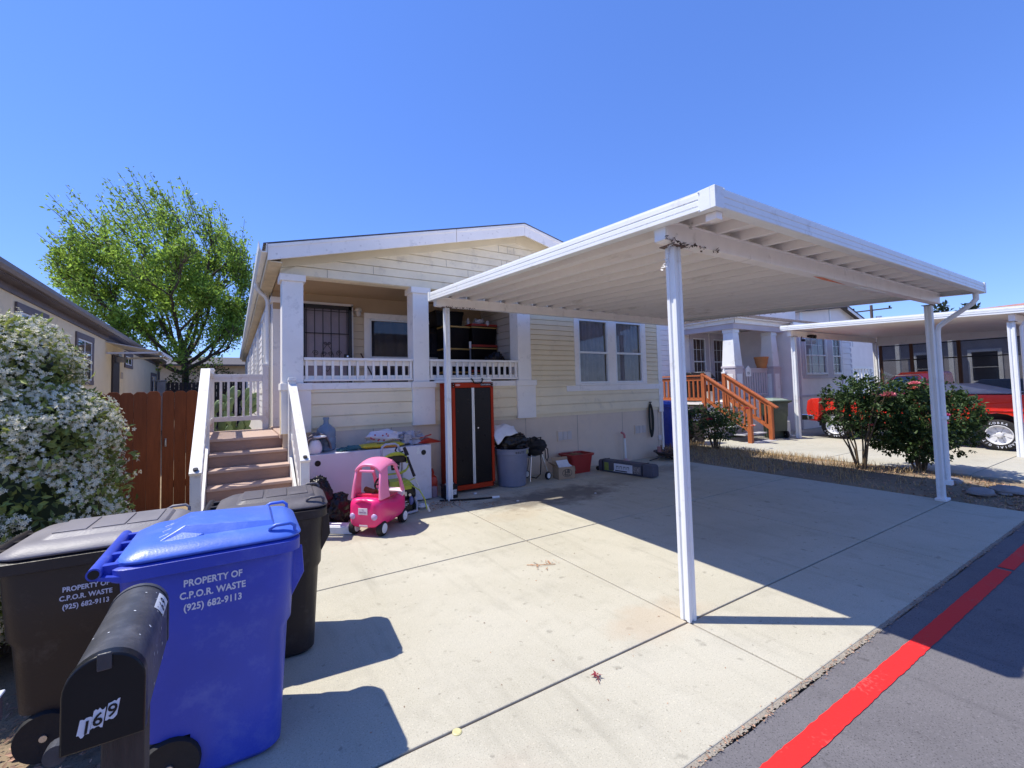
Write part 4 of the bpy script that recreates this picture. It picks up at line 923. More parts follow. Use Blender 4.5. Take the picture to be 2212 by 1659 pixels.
def cactus():
    t = thing('prickly_pear', 'green prickly pear cactus behind the stair landing rail', 'cactus', (0, 8.9, 0)); q = random.Random(6); m = MB()
    CA = mat('cactus_pad', (.15, .22, .09), .55, .2, 5, .2, 30)
    pads = []
    def pad(c, d, s, w_=.62):
        c = Vector(c); d = Vector(d).normalized(); n = Vector((q.uniform(-.7, .7), -1, q.uniform(-.1, .1))).normalized(); x = d.cross(n).normalized(); n = x.cross(d)
        def fn(u, v):
            a = v*6.2832; r_ = math.sin(math.pi*u); k = (.75+.35*u)
            return c+d*(s*(1-math.cos(math.pi*u))/2)+x*(math.cos(a)*r_*s*.5*w_*k)+n*(math.sin(a)*r_*.025)
        mm = MB(); mm.grid(fn, 10, 14); mm.build('pad', CA, t, smooth=60); return c+d*s, x
    for (x, h) in ((-.27, 1.3), (-.18, 1.5), (-.08, 1.35), (.0, 1.55), (.10, 1.42), (.18, 1.5), (.26, 1.3)):
        b = Vector((x, 8.9+q.uniform(-.2, .2), h-.62)); pad((b.x, b.y, 0), (0, 0, 1), max(.3, b.z+.05), .5); e, xx = pad(b, (q.uniform(-.2, .2), 0, 1), .30, .5)
        e, xx = pad(e-Vector((0, 0, .02)), (q.uniform(-.3, .3), 0, 1), .27, .5)
        e2, _ = pad(e-Vector((0, 0, .02))+xx*.02, (q.uniform(-.5, .5), 0, 1), .25, .5)
        if x > -.2: pad(e+xx*.05-Vector((0, 0, .04)), (q.choice([-1, 1])*.8, 0, 1), .22, .5)
cactus()

# ------------------------------------------------------------------ neighbour house on the left
def left_house():
    t = thing('stucco_house', 'beige stucco house with brown eaves and window trim on the left', 'house', (-3, 16, 0))
    ST = mat('beige_stucco', (.76, .64, .44), .85, .05, 2, .25, 120, dirt=.15, dirtc=(.5, .45, .35))
    BR = mat('brown_trim', (.13, .105, .11), .6, .12, 4, .1, 50)
    ze = lambda y: 3.35-(y-9)*.019
    m = MB(); m.prism([(-3, 5.5, -.05), (-3, 25.2, -.05), (-3, 25.2, ze(25.2)), (-3, 5.5, ze(5.5))], (-8, 0, 0)); m.build('wall', ST, t)
    m = MB()
    m.prism([(-2.82, 5.0, ze(5)-.0), (-2.82, 25.5, ze(25.5)-.0), (-7, 25.5, ze(25.5)+1.0), (-7, 5.0, ze(5)+1.0)], (0, 0, .06)); m.build('roof', SHINGLE, t)
    m = MB(); m.prism([(-2.80, 5.0, ze(5)-.02), (-2.80, 25.5, ze(25.5)-.02), (-2.80, 25.5, ze(25.5)+.11), (-2.80, 5.0, ze(5)+.11)], (-.022, 0, 0)); m.prism([(-2.97, 5.0, ze(5)-.14), (-2.97, 25.2, ze(25.2)-.14), (-2.97, 25.2, ze(25.2)+.0), (-2.97, 5.0, ze(5)+.0)], (-.028, 0, 0)); m.prism([(-2.82, 5.0, ze(5)-.03), (-2.82, 25.5, ze(25.5)-.03), (-3.0, 25.5, ze(25.5)-.03), (-3.0, 5.0, ze(5)-.03)], (0, 0, .015)); m.build('fascia_board', BR, t)
    m = MB(); m.loft([[(x, y, ze(y)+h) for x, h in ((-2.797, .10), (-2.797, .0), (-2.75, .0), (-2.72, .05), (-2.715, .115), (-2.722, .115), (-2.73, .06), (-2.752, .01), (-2.79, .01), (-2.79, .10))] for y in (5, 25.5)]); m.build('gutter', mat('brown_gutter', (.16, .13, .125), .45, .1), t)
    for (y0, y1, z0, z1) in ((9.9, 11.05, 1.9, 2.97), (13.0, 14.15, 1.95, 2.88), (18.0, 19.0, 2.58, 2.86), (23.2, 24.4, 1.6, 2.40)):
        window(t, (-2.998, y0, z0), (0, 1, 0), (1, 0, 0), y1-y0, z1-z0, .13, cm=BR, slider=True, flush=True)
    m = MB(); m.box(-2.996, 16.2, .8, -2.95, 17.0, 2.75); m.build('door', mat('dark_door', (.035, .026, .03), .5), t, bevel=.006)
    m = MB(); m.box(-2.995, 16.35, 2.72, -2.86, 16.75, 2.80); m.prism([(-2.96, 16.4, 2.72), (-2.72, 16.4, 2.69), (-2.76, 16.4, 2.55), (-2.94, 16.4, 2.55)], (0, .26, 0)); m.build('porch_lamp', mat('lamp_metal', (.28, .27, .27), .3, metal=.6), t, bevel=.004)
    m = MB(); m.prism([(-2.99, 15.5, 3.06), (-1.75, 15.5, 2.80), (-1.73, 15.5, 2.70), (-1.76, 15.5, 2.70), (-1.78, 15.5, 2.785), (-2.99, 15.5, 3.04)], (0, 2.2, 0))
    for y in (15.55, 17.65): m.bar((-2.98, y, 2.74), (-1.85, y, 2.78), .05, .05)
    m.build('door_awning', mat('awning_metal', (.62, .60, .60), .5, .08), t)
    m = MB(); m.box(-2.999, 17.4, 2.1, -2.985, 17.7, 2.3); m.build('wall_vent', mat('vent_beige', (.45, .38, .32), .7), t)
    m = MB(); m.cyl((-2.95, 25.0, 0), (-2.95, 25.0, 2.8), .04, n=8); m.build('downspout', mat('brown_gutter', (.16, .13, .125)), t)
left_house()
def backs():
    DK = mat('dark_fence_wood', (.045, .032, .028), .8, .3, 6, .2, 20)
    t = thing('back_fence', 'dark board fence far back between the two houses', 'fence', (-.8, 24.3, 0))
    m = MB(); x = -2.6
    while x < .55: m.box(x, 24.3, 0, x+.13, 24.33, 2.12); x += .16
    m.build('boards', DK, t); m = MB(); m.box(-2.6, 24.331, .5, .55, 24.37, .6); m.box(-2.6, 24.331, 1.7, .55, 24.37, 1.8); m.build('rail', DK, t)
    m = MB(); m.box(-2.92, 24.1, 0, -2.62, 24.4, 2.18); m.box(-2.95, 24.07, 2.18, -2.59, 24.43, 2.24)
    tag(m.build('stone_pillar', mat('pillar_stone', (.40, .36, .33), .85, .2, 5, .5, 18), bevel=.02), 'pale stone pillar beside the far back fence', 'pillar')
    t = thing('rear_house', 'low house with shallow grey roof far behind the garden tree', 'house', (2, 36, 0))
    m = MB(); m.box(-9, 36, 0, 10, 44, 3.6); m.build('wall', mat('rear_wall', (.42, .36, .28), .8), t)
    m = MB(); m.prism([(-9.5, 35.5, 3.5), (10.5, 35.5, 3.5), (10.5, 40, 4.3), (-9.5, 40, 4.3)], (0, 0, .12)); m.build('roof', SHINGLE, t)
    # low shrubs under the tree
    q = random.Random(31)
    for (x, y, rx, h, lab) in ((-1.2, 25.2, 1.2, 2.9, 'dark green shrub under the garden tree behind the fence'),):
        t = thing('shrub', lab, 'shrub', (x, y, 0)); LV = MB()
        for i in range(2600):
            d = rdir(q); p = Vector((x+d.x*rx*1.3, y+d.y*.7, h*.55+d.z*h*.45))
            leaf(LV, p+rdir(q)*.15, rdir(q)+d*.4, rdir(q)+Vector((0, 0, .5)), q.uniform(.10, .17), q.uniform(.05, .07))
        LV.build('foliage', leafmat('shrub_leaf', (.055, .09, .025), .45, .3), t)
        S = MB(); 
        for k in range(5): S.tube([(x, y, -.05), (x+q.uniform(-.8, .8), y, h*.7)], [.05, .015], 6)
        S.build('stem', mat('brown_stem', (.10, .07, .045)), t)
backs()
def across():
    t = thing('opposite_house', 'pale house across the road behind the photographer', 'house', (2, -13, 0))
    m = MB(); m.box(-8, -21, 0, 12, -13, 3.2); m.build('wall', mat('opposite_wall', (.78, .64, .54), .8), t)
    m = MB(); m.prism([(-8.4, -12.6, 3.15), (12.4, -12.6, 3.15), (12.4, -17, 4.3), (-8.4, -17, 4.3)], (0, 0, .1)); m.prism([(12.4, -21.4, 3.15), (-8.4, -21.4, 3.15), (-8.4, -17, 4.3), (12.4, -17, 4.3)], (0, 0, .1)); m.build('roof', mat('opposite_roof', (.20, .19, .21), .9), t)
    for x in (-6, -2, 3, 8): window(t, (x, -12.985, 1.2), (-1, 0, 0), (0, 1, 0), 1.4, 1.3, flush=True)
across()

# ------------------------------------------------------------------ neighbour house on the right
SILVER = mat('grey_violet_trim', (.52, .48, .51), .55, .06, 3)
PALE = mat('pale_violet_wall', (.86, .81, .78), .65, .06, 2, .1, 60)
def right_house():
    t = thing('porch_house', 'pale grey house with tapered porch columns beyond the planting strip', 'house', (14, 8, 0))
    RH = ((13.02, 13.70, 1.55, 3.05), (14.14, 14.82, 1.55, 3.05)); m = MB(); laps(m, 11.4, 15.6, 1.0, 3.3, .16, 9.0, holes=RH); wallbox(m, 11.402, 15.6, 9.002, 9.2, -.05, 3.4, RH); m.box(15.6, 9.002, -.05, 15.9, 9.2, 3.4); m.build('wall', PALE, t)
    m = MB(); laps(m, 9.02, 22, .9, 3.25, .16, 11.39, ax='y'); m.box(11.402, 9.2, -.05, 11.5, 22, 3.4); m.build('side_siding', mat('white_siding', (.74, .74, .74), .6, .05), t)
    for x in (13.02, 14.14): window(t, (x, 8.975, 1.55), (1, 0, 0), (0, -1, 0), .68, 1.50, .17, cm=SILVER, muntin=(3, 4), curtain=mat('brown_blind', (.22, .13, .09), .9), pane=GLASSC)
    m = MB(); m.box(15.88, 8.955, 1.03, 16.6, 8.985, 3.15); d = m.build('door', mat('brown_door', (.055, .03, .025), .5, .2), t); m = MB(); m.box(15.78, 8.94, 1.03, 15.88, 8.99, 3.25); m.box(16.6, 8.94, 1.03, 16.70, 8.99, 3.25); m.box(15.78, 8.94, 3.15, 16.70, 8.99, 3.25); m.build('door_frame', TRIM, t)
    # bay
    BH = ((16.1, 17.53, 1.78, 3.06), (18.02, 18.64, 1.78, 3.06)); m = MB(); wallbox(m, 15.3, 19.5, 7.05, 7.15, -.05, 3.3, BH); m.box(15.3, 7.15, -.05, 15.4, 9.0, 3.3); m.box(19.4, 7.15, -.05, 19.5, 9.0, 3.3); m.build('bay_wall', PALE, t)
    m = MB(); laps(m, 18.75, 19.5, 1.1, 3.1, .2, 7.045); m.build('bay_siding', PALE, t)
    m = MB()
    for x in (15.3, 15.62, 18.66): m.box(x, 7.02, 0, x+.09, 7.049, 3.2)
    m.box(15.3, 7.018, 1.02, 18.75, 7.048, 1.09); m.box(15.9, 7.016, 1.62, 18.75, 7.047, 1.72); m.box(15.86, 7.022, 1.72, 16.05, 7.049, 3.2); m.box(17.56, 7.022, 1.72, 17.99, 7.049, 3.2); m.box(19.4, 7.02, 0, 19.5, 7.049, 3.2); m.box(17.0, 7.02, 0, 17.03, 7.049, 1.02); m.build('bay_trim', SILVER, t)
    window(t, (16.1, 7.035, 1.78), (1, 0, 0), (0, -1, 0), 1.43, 1.28, .04, cm=WHITE, muntin=(3, 4), curtain=CURTAIN, pane=GLASSC)
    window(t, (18.02, 7.035, 1.78), (1, 0, 0), (0, -1, 0), .62, 1.28, .04, cm=WHITE, muntin=(2, 4), curtain=CURTDK, pane=GLASSC)
    # porch
    m = MB(); m.box(12.5, 7.28, .95, 15.3, 9.0, 1.03); m.box(11.2, 7.5, .95, 12.5, 9.0, 1.0); m.build('porch_floor', PALE, t)
    m = MB(); m.box(12.52, 7.32, 0, 15.29, 7.4, .95); m.box(11.22, 7.52, 0, 12.5, 7.58, .95); m.build('porch_skirt', PALE, t)
    for (x, s, wd) in ((12.51, .19, 0), (14.60, .19, 0)):
        m = MB(); m.box(x, 7.29, 0 if x > 14 else .0, x+.40, 7.69, 1.98); m.box(x-.02, 7.27, 1.97, x+.42, 7.71, 2.03); m.build('pedestal', SILVER, t, bevel=.006)
        m = MB(); m.box(x-.006, 7.36, .35, x-.0005, 7.62, 1.80); m.box(x+.07, 7.283, .35, x+.33, 7.2895, 1.80); m.build('pedestal_panel', WHITE, t, bevel=.002)
        c = x+.2; m = MB(); m.loft([[(c-a, 7.49-a, z), (c+a, 7.49-a, z), (c+a, 7.49+a, z), (c-a, 7.49+a, z)] for a, z in ((.195, 2.03), (.145, 3.02))]); o = m.build('porch_column', WHITE, t, bevel=.006)
        m = MB(); m.box(c-.165, 7.325, 3.02, c+.165, 7.655, 3.12); m.build('capital', WHITE, o, bevel=.005)
    for (xa, xb) in ((12.93, 14.58), (15.02, 15.3)):
        m = MB(); m.box(xa, 7.44, 1.93, xb, 7.54, 1.98); m.box(xa, 7.46, 1.84, xb, 7.52, 1.93); m.box(xa, 7.46, 1.12, xb, 7.52, 1.20); o = m.build('railing', SILVER, t, bevel=.004)
        b = MB(); x = xa+.06
        while x < xb-.05: b.box(x, 7.465, 1.2, x+.07, 7.515, 1.84); x += .135
        build_each(b, 'baluster', SILVER, o)
    m = MB(); m.box(12.49, 7.27, 3.12, 15.6, 7.40, 3.30); m.box(12.49, 7.40, 3.12, 12.62, 9.0, 3.30); o = m.build('beam', SILVER, t, bevel=.005)
    m = MB(); m.box(12.45, 7.22, 3.28, 15.6, 7.269, 3.40); m.box(12.44, 7.22, 3.28, 12.489, 9.0, 3.40); m.build('eave_trim', WHITE, t, bevel=.004)
    m = MB(); m.box(12.3, 7.05, 3.40, 15.9, 9.0, 3.43); m.box(15.25, 6.95, 3.34, 19.7, 7.04, 3.42); m.build('eave_soffit', WHITE, t)
    m = MB(); m.loft([[(12.28, 7.03, 3.43), (19.8, 6.9, 3.43), (19.8, 12, 3.43), (12.28, 12, 3.43)], [(12.26, 7.01, 3.50), (19.8, 6.88, 3.50), (19.8, 12, 3.50), (12.26, 12, 3.50)], [(14.2, 9.2, 3.95), (19.8, 9.2, 3.95), (19.8, 11, 3.95), (14.2, 11, 3.95)]]); m.build('porch_roof', mat('tan_shingle', (.34, .27, .22), .9, .3, 14, .4, 60), t)
    m = MB(); m.prism([(11.0, 9.02, 3.35), (11.0, 22, 3.35), (15.5, 22, 4.5), (15.5, 9.02, 4.5)], (0, 0, .12)); m.build('roof', mat('tan_shingle', (.34, .27, .22)), t)
    m = MB(); m.box(14.3, 9.3, 3.4, 20.6, 14, 4.75); m.build('upper_wall', PALE, t)
    m = MB(); m.box(11.38, 9.19, 3.25, 11.401, 22, 3.36); m.build('fascia_board', WHITE, t)
    n = MB(); v, f = text_mesh('151', .11, .015, .001, 0, 'CENTER')
    n.box(13.0, 7.255, 1.72, 13.26, 7.27, 1.92); n.prism([(12.98, 7.255, 1.92), (13.28, 7.255, 1.92), (13.13, 7.255, 2.04)], (0, .015, 0)); n.use(1).raw(v, f, frame_mx((13.13, 7.253, 1.78), (1, 0, 0), (0, 0, 1)))
    n.build('house_number_plaque', [WHITE, BLACKP], t)
right_house()
RED_W = mat('redwood_stain', (.42, .115, .035), .55, .22, 5, .2, 20, stretch=(5, 5, 1))
def redwood():
    t = thing('redwood_stairs', 'orange stained wooden stair railing with grey steps at the porch house', 'stairs', (11.8, 6.6, 0))
    for k in range(5):
        z = .96-.19*k; y = 7.5-.27*k
        m = MB(); m.box(11.32, y-.27, z-.225 if k < 4 else -.02, 12.28, y-.25, z-.19-.032); m.build('riser', PALE, t)
        m = MB(); m.box(11.28, y-.30, z-.222, 12.32, y+.0, z-.19); m.build('tread', mat('grey_tread', (.38, .38, .40), .7), t, bevel=.005)
    for x in (11.30, 12.30):
        m = MB(); m.box(x-.05, 7.45, .4, x+.05, 7.55, 1.82); m.box(x-.05, 6.22, -.05, x+.05, 6.32, .93); build_each(m, 'newel_post', RED_W, t, bevel=.006)
        m = MB(); m.bar((x, 6.10, .86), (x, 7.5, 1.79), .13, .04); m.bar((x, 6.25, .89), (x, 7.45, 1.70), .05, .09); m.build('handrail', RED_W, t, bevel=.004)
        m = MB(); m.bar((x, 6.27, .30), (x, 7.45, 1.10), .04, .09); m.build('lower_rail', RED_W, t)
        m = MB()
        for k in range(8): y = 6.40+k*.135; m.box(x-.02, y-.02, .36+(y-6.3)*.68, x+.02, y+.02, .90+(y-6.3)*.665)
        build_each(m, 'baluster', RED_W, t)
    m = MB(); m.box(12.25, 7.44, 1.82, 12.36, 7.56, 1.86); m.cyl((12.30, 7.5, 1.86), (12.30, 7.5, 1.96), .03, .015); m.build('post_cap', WHITE, t)
    m = MB(); m.box(11.24, 7.55, 1.74, 11.36, 9.0, 1.78); m.box(11.28, 7.55, 1.62, 11.32, 9.0, 1.71); m.box(11.28, 7.55, 1.06, 11.32, 9.0, 1.14); m.box(11.25, 8.9, .4, 11.35, 9.0, 1.8); build_each(m, 'landing_rail', RED_W, t, bevel=.004)
    m = MB()
    for k in range(9): y = 7.65+k*.14; m.box(11.28, y, 1.12, 11.32, y+.04, 1.63)
    build_each(m, 'baluster', RED_W, t)
redwood()
GREENP = mat('green_plastic', (.042, .058, .042), .5, .15, 3, .1, 80, dirt=.3, dirtc=(.12, .14, .11))
wheelie_bin((12.85, 6.45, 0), R(62), 'olive green wheelie bin beside the redwood stairs', .60, .52, 1.02, GREENP, mat('pale_green_lid', (.22, .27, .22), .5), 'wheelie bins at the porch house', None, ribs=False)
wheelie_bin((9.05, 7.0, 0), R(-90), 'blue wheelie bin half hidden behind the cream house corner', .66, .55, 1.05, BLUEP, BLUEP, 'wheelie bins at the porch house', None)
wheelie_bin((10.2, 7.2, 0), R(0), 'dark lettered wheelie bin in the gap between cream and porch houses', .72, .58, .88, BROWNP, BROWNP, 'wheelie bins at the porch house', WL, (-.08, .74, .055), ribs=False)
def porch_bits():
    m = MB(); m.lathe([(.0, 0), (.14, 0), (.15, .02), (.13, .03), (.17, .16), (.19, .30), (.205, .31), (.205, .35), (.18, .35), (.17, .30), (0, .28)], (14.30, 7.49, 1.981), 24); t = tag(m.build('clay_pot', mat('terracotta', (.50, .21, .07), .7, .15), smooth=40), 'terracotta flower pot standing on the grey porch rail', 'pot')
    t = thing('gas_barbecue', 'black gas barbecue with folded white cloth on the porch landing', 'barbecue', (12.1, 8.3, 1.0)); m = MB(); m.box(11.75, 8.1, 1.0, 12.75, 8.55, 1.55); b = m.build('cabinet', BLACKP, t, bevel=.02); m = MB(); m.prism([(11.75, 8.05, 1.55), (11.75, 8.05, 1.72), (11.75, 8.2, 1.88), (11.75, 8.5, 1.88), (11.75, 8.6, 1.55)], (1.0, 0, 0)); m.build('hood', BLACKP, t, bevel=.03)
    m = MB(); m.cyl((11.85, 8.03, 1.68), (12.65, 8.03, 1.68), .015, n=8); m.build('handle', STEEL, t); m = MB(); m.box(12.2, 8.035, 1.5, 12.5, 8.048, 1.89); m.box(12.2, 8.035, 1.882, 12.5, 8.4, 1.893); tag(m.build('tea_towel', mat('printed_cloth', (.55, .52, .50), .9, .3, 40)), 'pale printed towel hanging over the black barbecue hood', 'towel')
    m = MB(); m.lathe([(.0, 0), (.12, 0), (.15, .2), (.16, .3), (.14, .3), (.12, .2), (0, .18)], (12.0, 7.8, 1.0), 18); tag(m.build('flower_pot', mat('cream_pot', (.55, .50, .42), .6), smooth=40), 'cream flower pot on the landing behind the redwood rail', 'pot')
    m = MB(); m.box(13.4, 6.42, 0, 13.6, 6.5, .42); m.box(13.42, 6.3, 0, 13.58, 6.42, .04); tag(m.build('white_stand', WHITE, bevel=.006), 'small white board stand beside the green bin', 'stand')
    m = MB(); m.box(14.9, 6.94, 2.86, 15.05, 7.0, 2.93)
porch_bits()

# ------------------------------------------------------------------ second carport and sun screens
def carport2():
    t = thing('carport', 'second white carport over the red pickup at the porch house', 'carport', (13, 2.1, 0))
    zt = lambda y: 3.07-(6.22-y)*.042; X0, X1, Y0, Y1 = 12.9, 18.95, 1.35, 6.22
    m = MB(); n = 40; xs = []
    for k in range(n): xs += [(X0+.03+k*.15, 0), (X0+.03+k*.15+.12, 0), (X0+.03+k*.15+.135, .02)]
    m.grid(lambda u, v: (xs[round(u*(len(xs)-1))][0], Y0+(Y1-Y0)*v, zt(Y0+(Y1-Y0)*v)-.10+xs[round(u*(len(xs)-1))][1]), len(xs)-1, 2); o = m.build('roof_sheet', WHITEU, t); o.modifiers.new('thick', 'SOLIDIFY').thickness = .004
    def f(a, b, nn):
        m = MB(); A = Vector((*a, zt(a[1]))); B = Vector((*b, zt(b[1]))); nn = Vector(nn); pr = [(0, 0), (0, -.025), (.006, -.029), (.006, -.058), (0, -.062), (0, -.066), (.006, -.07), (.006, -.095), (0, -.10), (0, -.135), (-.05, -.135), (-.05, -.128), (-.006, -.125), (-.006, 0)]
        m.loft([[A+nn*p+Vector((0, 0, h)) for p, h in pr], [B+nn*p+Vector((0, 0, h)) for p, h in pr]]); m.build('fascia', WHITE, t)
    f((X0, Y0), (X0, Y1), (-1, 0, 0)); f((X0, Y1), (X1, Y1), (0, 1, 0)); f((X1, Y0), (X0, Y0), (0, -1, 0))
    m = MB(); m.box(13.0, 6.0, 2.77, 18.9, 6.09, 2.93); m.build('beam', WHITEU, t, bevel=.005); m = MB(); m.box(13.0, 2.05, 2.60, 18.9, 2.14, 2.75); m.build('beam', WHITEU, t, bevel=.005)
    for (x, y, z) in ((13.2, 6.04, 2.77), (12.95, 2.10, 2.60), (18.6, 6.04, 2.77), (18.6, 2.10, 2.60)):
        m = MB(); s = .05; m.prism([(x+a*s, y+b*s, 0) for a, b in ((-1, -1), (-.3, -1), (-.25, -.75), (.25, -.75), (.3, -1), (1, -1), (1, 1), (-1, 1), (-1, .3), (-.75, .25), (-.75, -.25), (-1, -.3))], (0, 0, z)); m.build('post', WHITE, t, bevel=.003)
        m = MB(); m.box(x-.1, y-.07, z, x+.1, y+.07, z+.006); m.build('cap_plate', mat('rusty_plate', (.16, .11, .09)), t)
    m = MB(); m.tube([(13.1, 1.5, 2.68), (13.12, 1.7, 2.60), (13.12, 1.96, 2.58), (13.12, 2.0, 2.5), (13.12, 2.0, .85), (13.12, 1.9, .75), (13.12, 1.2, .72)], .032, 8); m.build('downspout', WHITE, t, smooth=50)
    m = MB(); m.box(18.62, 1.4, 2.66, 18.68, 5.98, 3.0); m.build('side_beam', WHITE, t, bevel=.004)
    m = MB(); m.cyl((13.9, 5.96, 2.80), (13.9, 5.86, 2.78), .045, .055, 12); m.cyl((14.06, 5.96, 2.80), (14.06, 5.86, 2.78), .045, .055, 12); m.box(13.88, 5.96, 2.77, 14.08, 5.999, 2.83); m.build('flood_lamp', BLACKP, t, smooth=40)
    m = MB(); m.box(13.5, 5.92, 2.64, 13.6, 5.99, 2.70); m.cyl((13.55, 5.99, 2.66), (13.55, 5.99, 2.78), .01); m.build('camera', BLACKP, t, bevel=.006)
carport2()
def screens():
    SL = mat('screen_slat', (.055, .055, .06), .6, .15, 5); BP = mat('brown_post', (.11, .055, .03), .7, .2, 6)
    t = thing('sun_screen', 'dark slatted sun screen with brown posts behind the red pickup', 'screen', (18.7, 4, 0))
    m = MB(); z = .75
    while z < 2.64:
        m.poly([(18.72, 1.0, z), (18.72, 5.9, z), (18.735, 5.9, z+.016), (18.735, 1.0, z+.016)]); z += .030
    m.build('slats', SL, t)['kind'] = 'stuff'
    for y in (5.92, 5.15, 4.08, 3.05, 2.0):
        m = MB(); m.box(18.65, y-.04, 0, 18.71, y+.04, 2.66); m.build('post', BP, t)
    m = MB()
    for z in (1.0, 2.13, 2.62): m.box(18.742, 1.0, z, 18.76, 5.9, z+.035)
    m.build('rail', BLACKP, t)
    m = MB(); m.poly([(18.78, 1.0, .75), (18.78, 5.9, .75), (18.78, 5.9, 2.66), (18.78, 1.0, 2.66)]); m.build('mesh', mat('dark_mesh', (.05, .05, .055), .8, 0, alpha=.55), t)
screens()
def far_houses():
    t = thing('gable_house', 'white gabled house beyond the porch house with white stair railing', 'house', (25.4, 9.5, 0))
    m = MB(); m.prism([(21.4, 9.5, 0), (29.5, 9.5, 0), (29.5, 9.5, 3.9), (25.45, 9.5, 5.05), (21.4, 9.5, 4.6)], (0, 12, 0)); m.build('wall', PALE, t)
    m = MB(); m.prism([(29.9, 9.2, 3.78), (25.45, 9.2, 5.05), (25.45, 9.2, 5.16), (29.9, 9.2, 3.90)], (0, 12, 0)); m.prism([(21.2, 9.2, 4.55), (25.45, 9.2, 5.05), (25.45, 9.2, 5.16), (21.2, 9.2, 4.66)], (0, 12, 0)); m.build('roof', SHINGLE, t)
    m = MB(); m.prism([(29.8, 9.18, 3.68), (25.45, 9.18, 4.93), (25.45, 9.18, 5.05), (29.8, 9.18, 3.80)], (0, .03, 0)); m.box(21.38, 9.46, 0, 21.6, 9.499, 4.6); m.box(24.2, 9.46, 3.2, 24.3, 9.499, 4.9); m.box(26.5, 9.46, 3.2, 26.6, 9.499, 4.6); m.build('trim', WHITE, t)
    window(t, (22.2, 9.48, 1.6), (1, 0, 0), (0, -1, 0), .9, 1.3, .1, flush=True); m = MB(); m.box(23.6, 9.46, 1.0, 25.2, 9.49, 3.0); m.build('door', DARKGAP, t)
    m = MB(); m.box(21.6, 7.9, .9, 24.0, 9.5, 1.02); m.build('porch_floor', PALE, t)
    m = MB(); m.box(21.6, 7.92, 2.0, 24.0, 8.04, 2.1); m.box(21.6, 7.95, 1.1, 24.0, 8.01, 1.2); m.box(23.85, 7.9, .2, 24.05, 8.06, 2.0); o = m.build('railing', WHITE, t)
    m = MB(); x = 21.75
    while x < 23.8: m.box(x, 7.96, 1.2, x+.19, 8.0, 2.0); x += .32
    build_each(m, 'baluster', WHITE, o)
    m = MB(); m.bar((24.1, 7.9, 2.0), (24.9, 6.3, 1.0), .1, .1); m.bar((24.1, 7.9, 1.2), (24.9, 6.3, .3), .06, .1); m.box(24.85, 6.2, 0, 24.97, 6.32, 1.1); m.build('stair_rail', WHITE, t)
    t = thing('terracotta_roof_house', 'far house with reddish roof rising above the second carport', 'house', (38, 9, 0))
    m = MB(); m.box(34, 2, 0, 44, 16, 3.9); m.build('wall', mat('far_grey_wall', (.40, .39, .42), .8), t)
    m = MB(); m.prism([(33.5, 1.5, 3.85), (33.5, 16.5, 3.85), (38.5, 13.5, 5.35), (38.5, 4.5, 5.55)], (0, 0, .15)); m.build('roof', mat('red_tile', (.34, .17, .14), .85, .2, 6), t)
    for y in (3.2, 6, 8.2, 11): window(t, (33.98, y, 1.3), (0, 1, 0), (-1, 0, 0), 1.0, 1.6, .12, cm=WHITE, flush=True)
    m = MB()
    for y in (4.6, 5.4, 7.6, 9.8): m.box(33.3, y-.09, 0, 33.5, y+.09, 3.8)
    m.build('porch_post', WHITE, t)
    # dark car on the far driveway, seen through the screen
    t = thing('parked_car', 'dark grey car dimly seen through the slatted screen', 'car', (22.5, 4, 0)); DC = mat('dark_car_paint', (.05, .055, .065), .25, .1, coat=.6)
    def body(x0, x1):
        return [(x0, 6.1, .35), (x0, 6.15, .75), (x0, 5.2, .95), (x0, 1.9, 1.02), (x0, 1.75, .7), (x0, 1.8, .35)]
    m = MB(); m.prism(body(21.6, 23.3), (1.7, 0, 0)); m.build('body', DC, t, bevel=.06, seg=3)
    m = MB(); m.loft([[(21.68, 5.1, .96), (23.22, 5.1, .96), (23.22, 2.0, 1.0), (21.68, 2.0, 1.0)], [(21.9, 4.3, 1.46), (23.0, 4.3, 1.46), (23.0, 2.7, 1.45), (21.9, 2.7, 1.45)]]); m.build('cabin', GLASS, t, bevel=.04)
    for y in (5.3, 2.6):
        for x in (21.62, 23.28): m = MB(); m.cyl((x-.1, y, .32), (x+.1, y, .32), .32, n=20); m.build('wheel', RUBBER, t)
    # pole
    t = thing('utility_pole', 'distant wooden utility pole with crossarm above the carports', 'pole', (56.7, 18.5, 0)); m = MB(); m.cyl((56.7, 18.5, 0), (56.7, 18.5, 9.2), .17, .12, 10); m.build('pole', mat('pole_wood', (.10, .075, .07), .85), t)
    m = MB(); m.bar((55.9, 19.9, 8.6), (57.5, 17.1, 8.75), .12, .12); m.build('crossarm', mat('pole_wood', (.10, .075, .07)), t); m = MB(); m.cyl((56.9, 18.0, 7.2), (56.9, 18.0, 8.0), .25, n=12); m.build('transformer', STEEL, t)
    m = MB()
    for k in (-1, 1): m.cyl((56.7+k*.7, 18.5-k*1.25, 8.7), (56.7+k*.7, 18.5-k*1.25, 9.0), .08, n=8)
    m.build('insulator', BLACKP, t)
    q = random.Random(44); t = thing('distant_tree', 'small dark tree tops beyond the reddish roof', 'tree', (60, 15, 0)); LV = MB()
    for i in range(1500):
        d = rdir(q); LV_p = Vector((60, 13.6+d.y*2.3, 6.6+d.z*1.55+.6*math.sin(d.y*7))); leaf(LV, LV_p+rdir(q)*.3, rdir(q), rdir(q), .45, .25)
    LV.build('crown', leafmat('tree_leaf2', (.05, .07, .04)), t); m = MB(); m.cyl((60, 13.6, 0), (60, 13.6, 6), .3, .15, 8); m.build('trunk', mat('bark', (.085, .06, .045)), t)
far_houses()

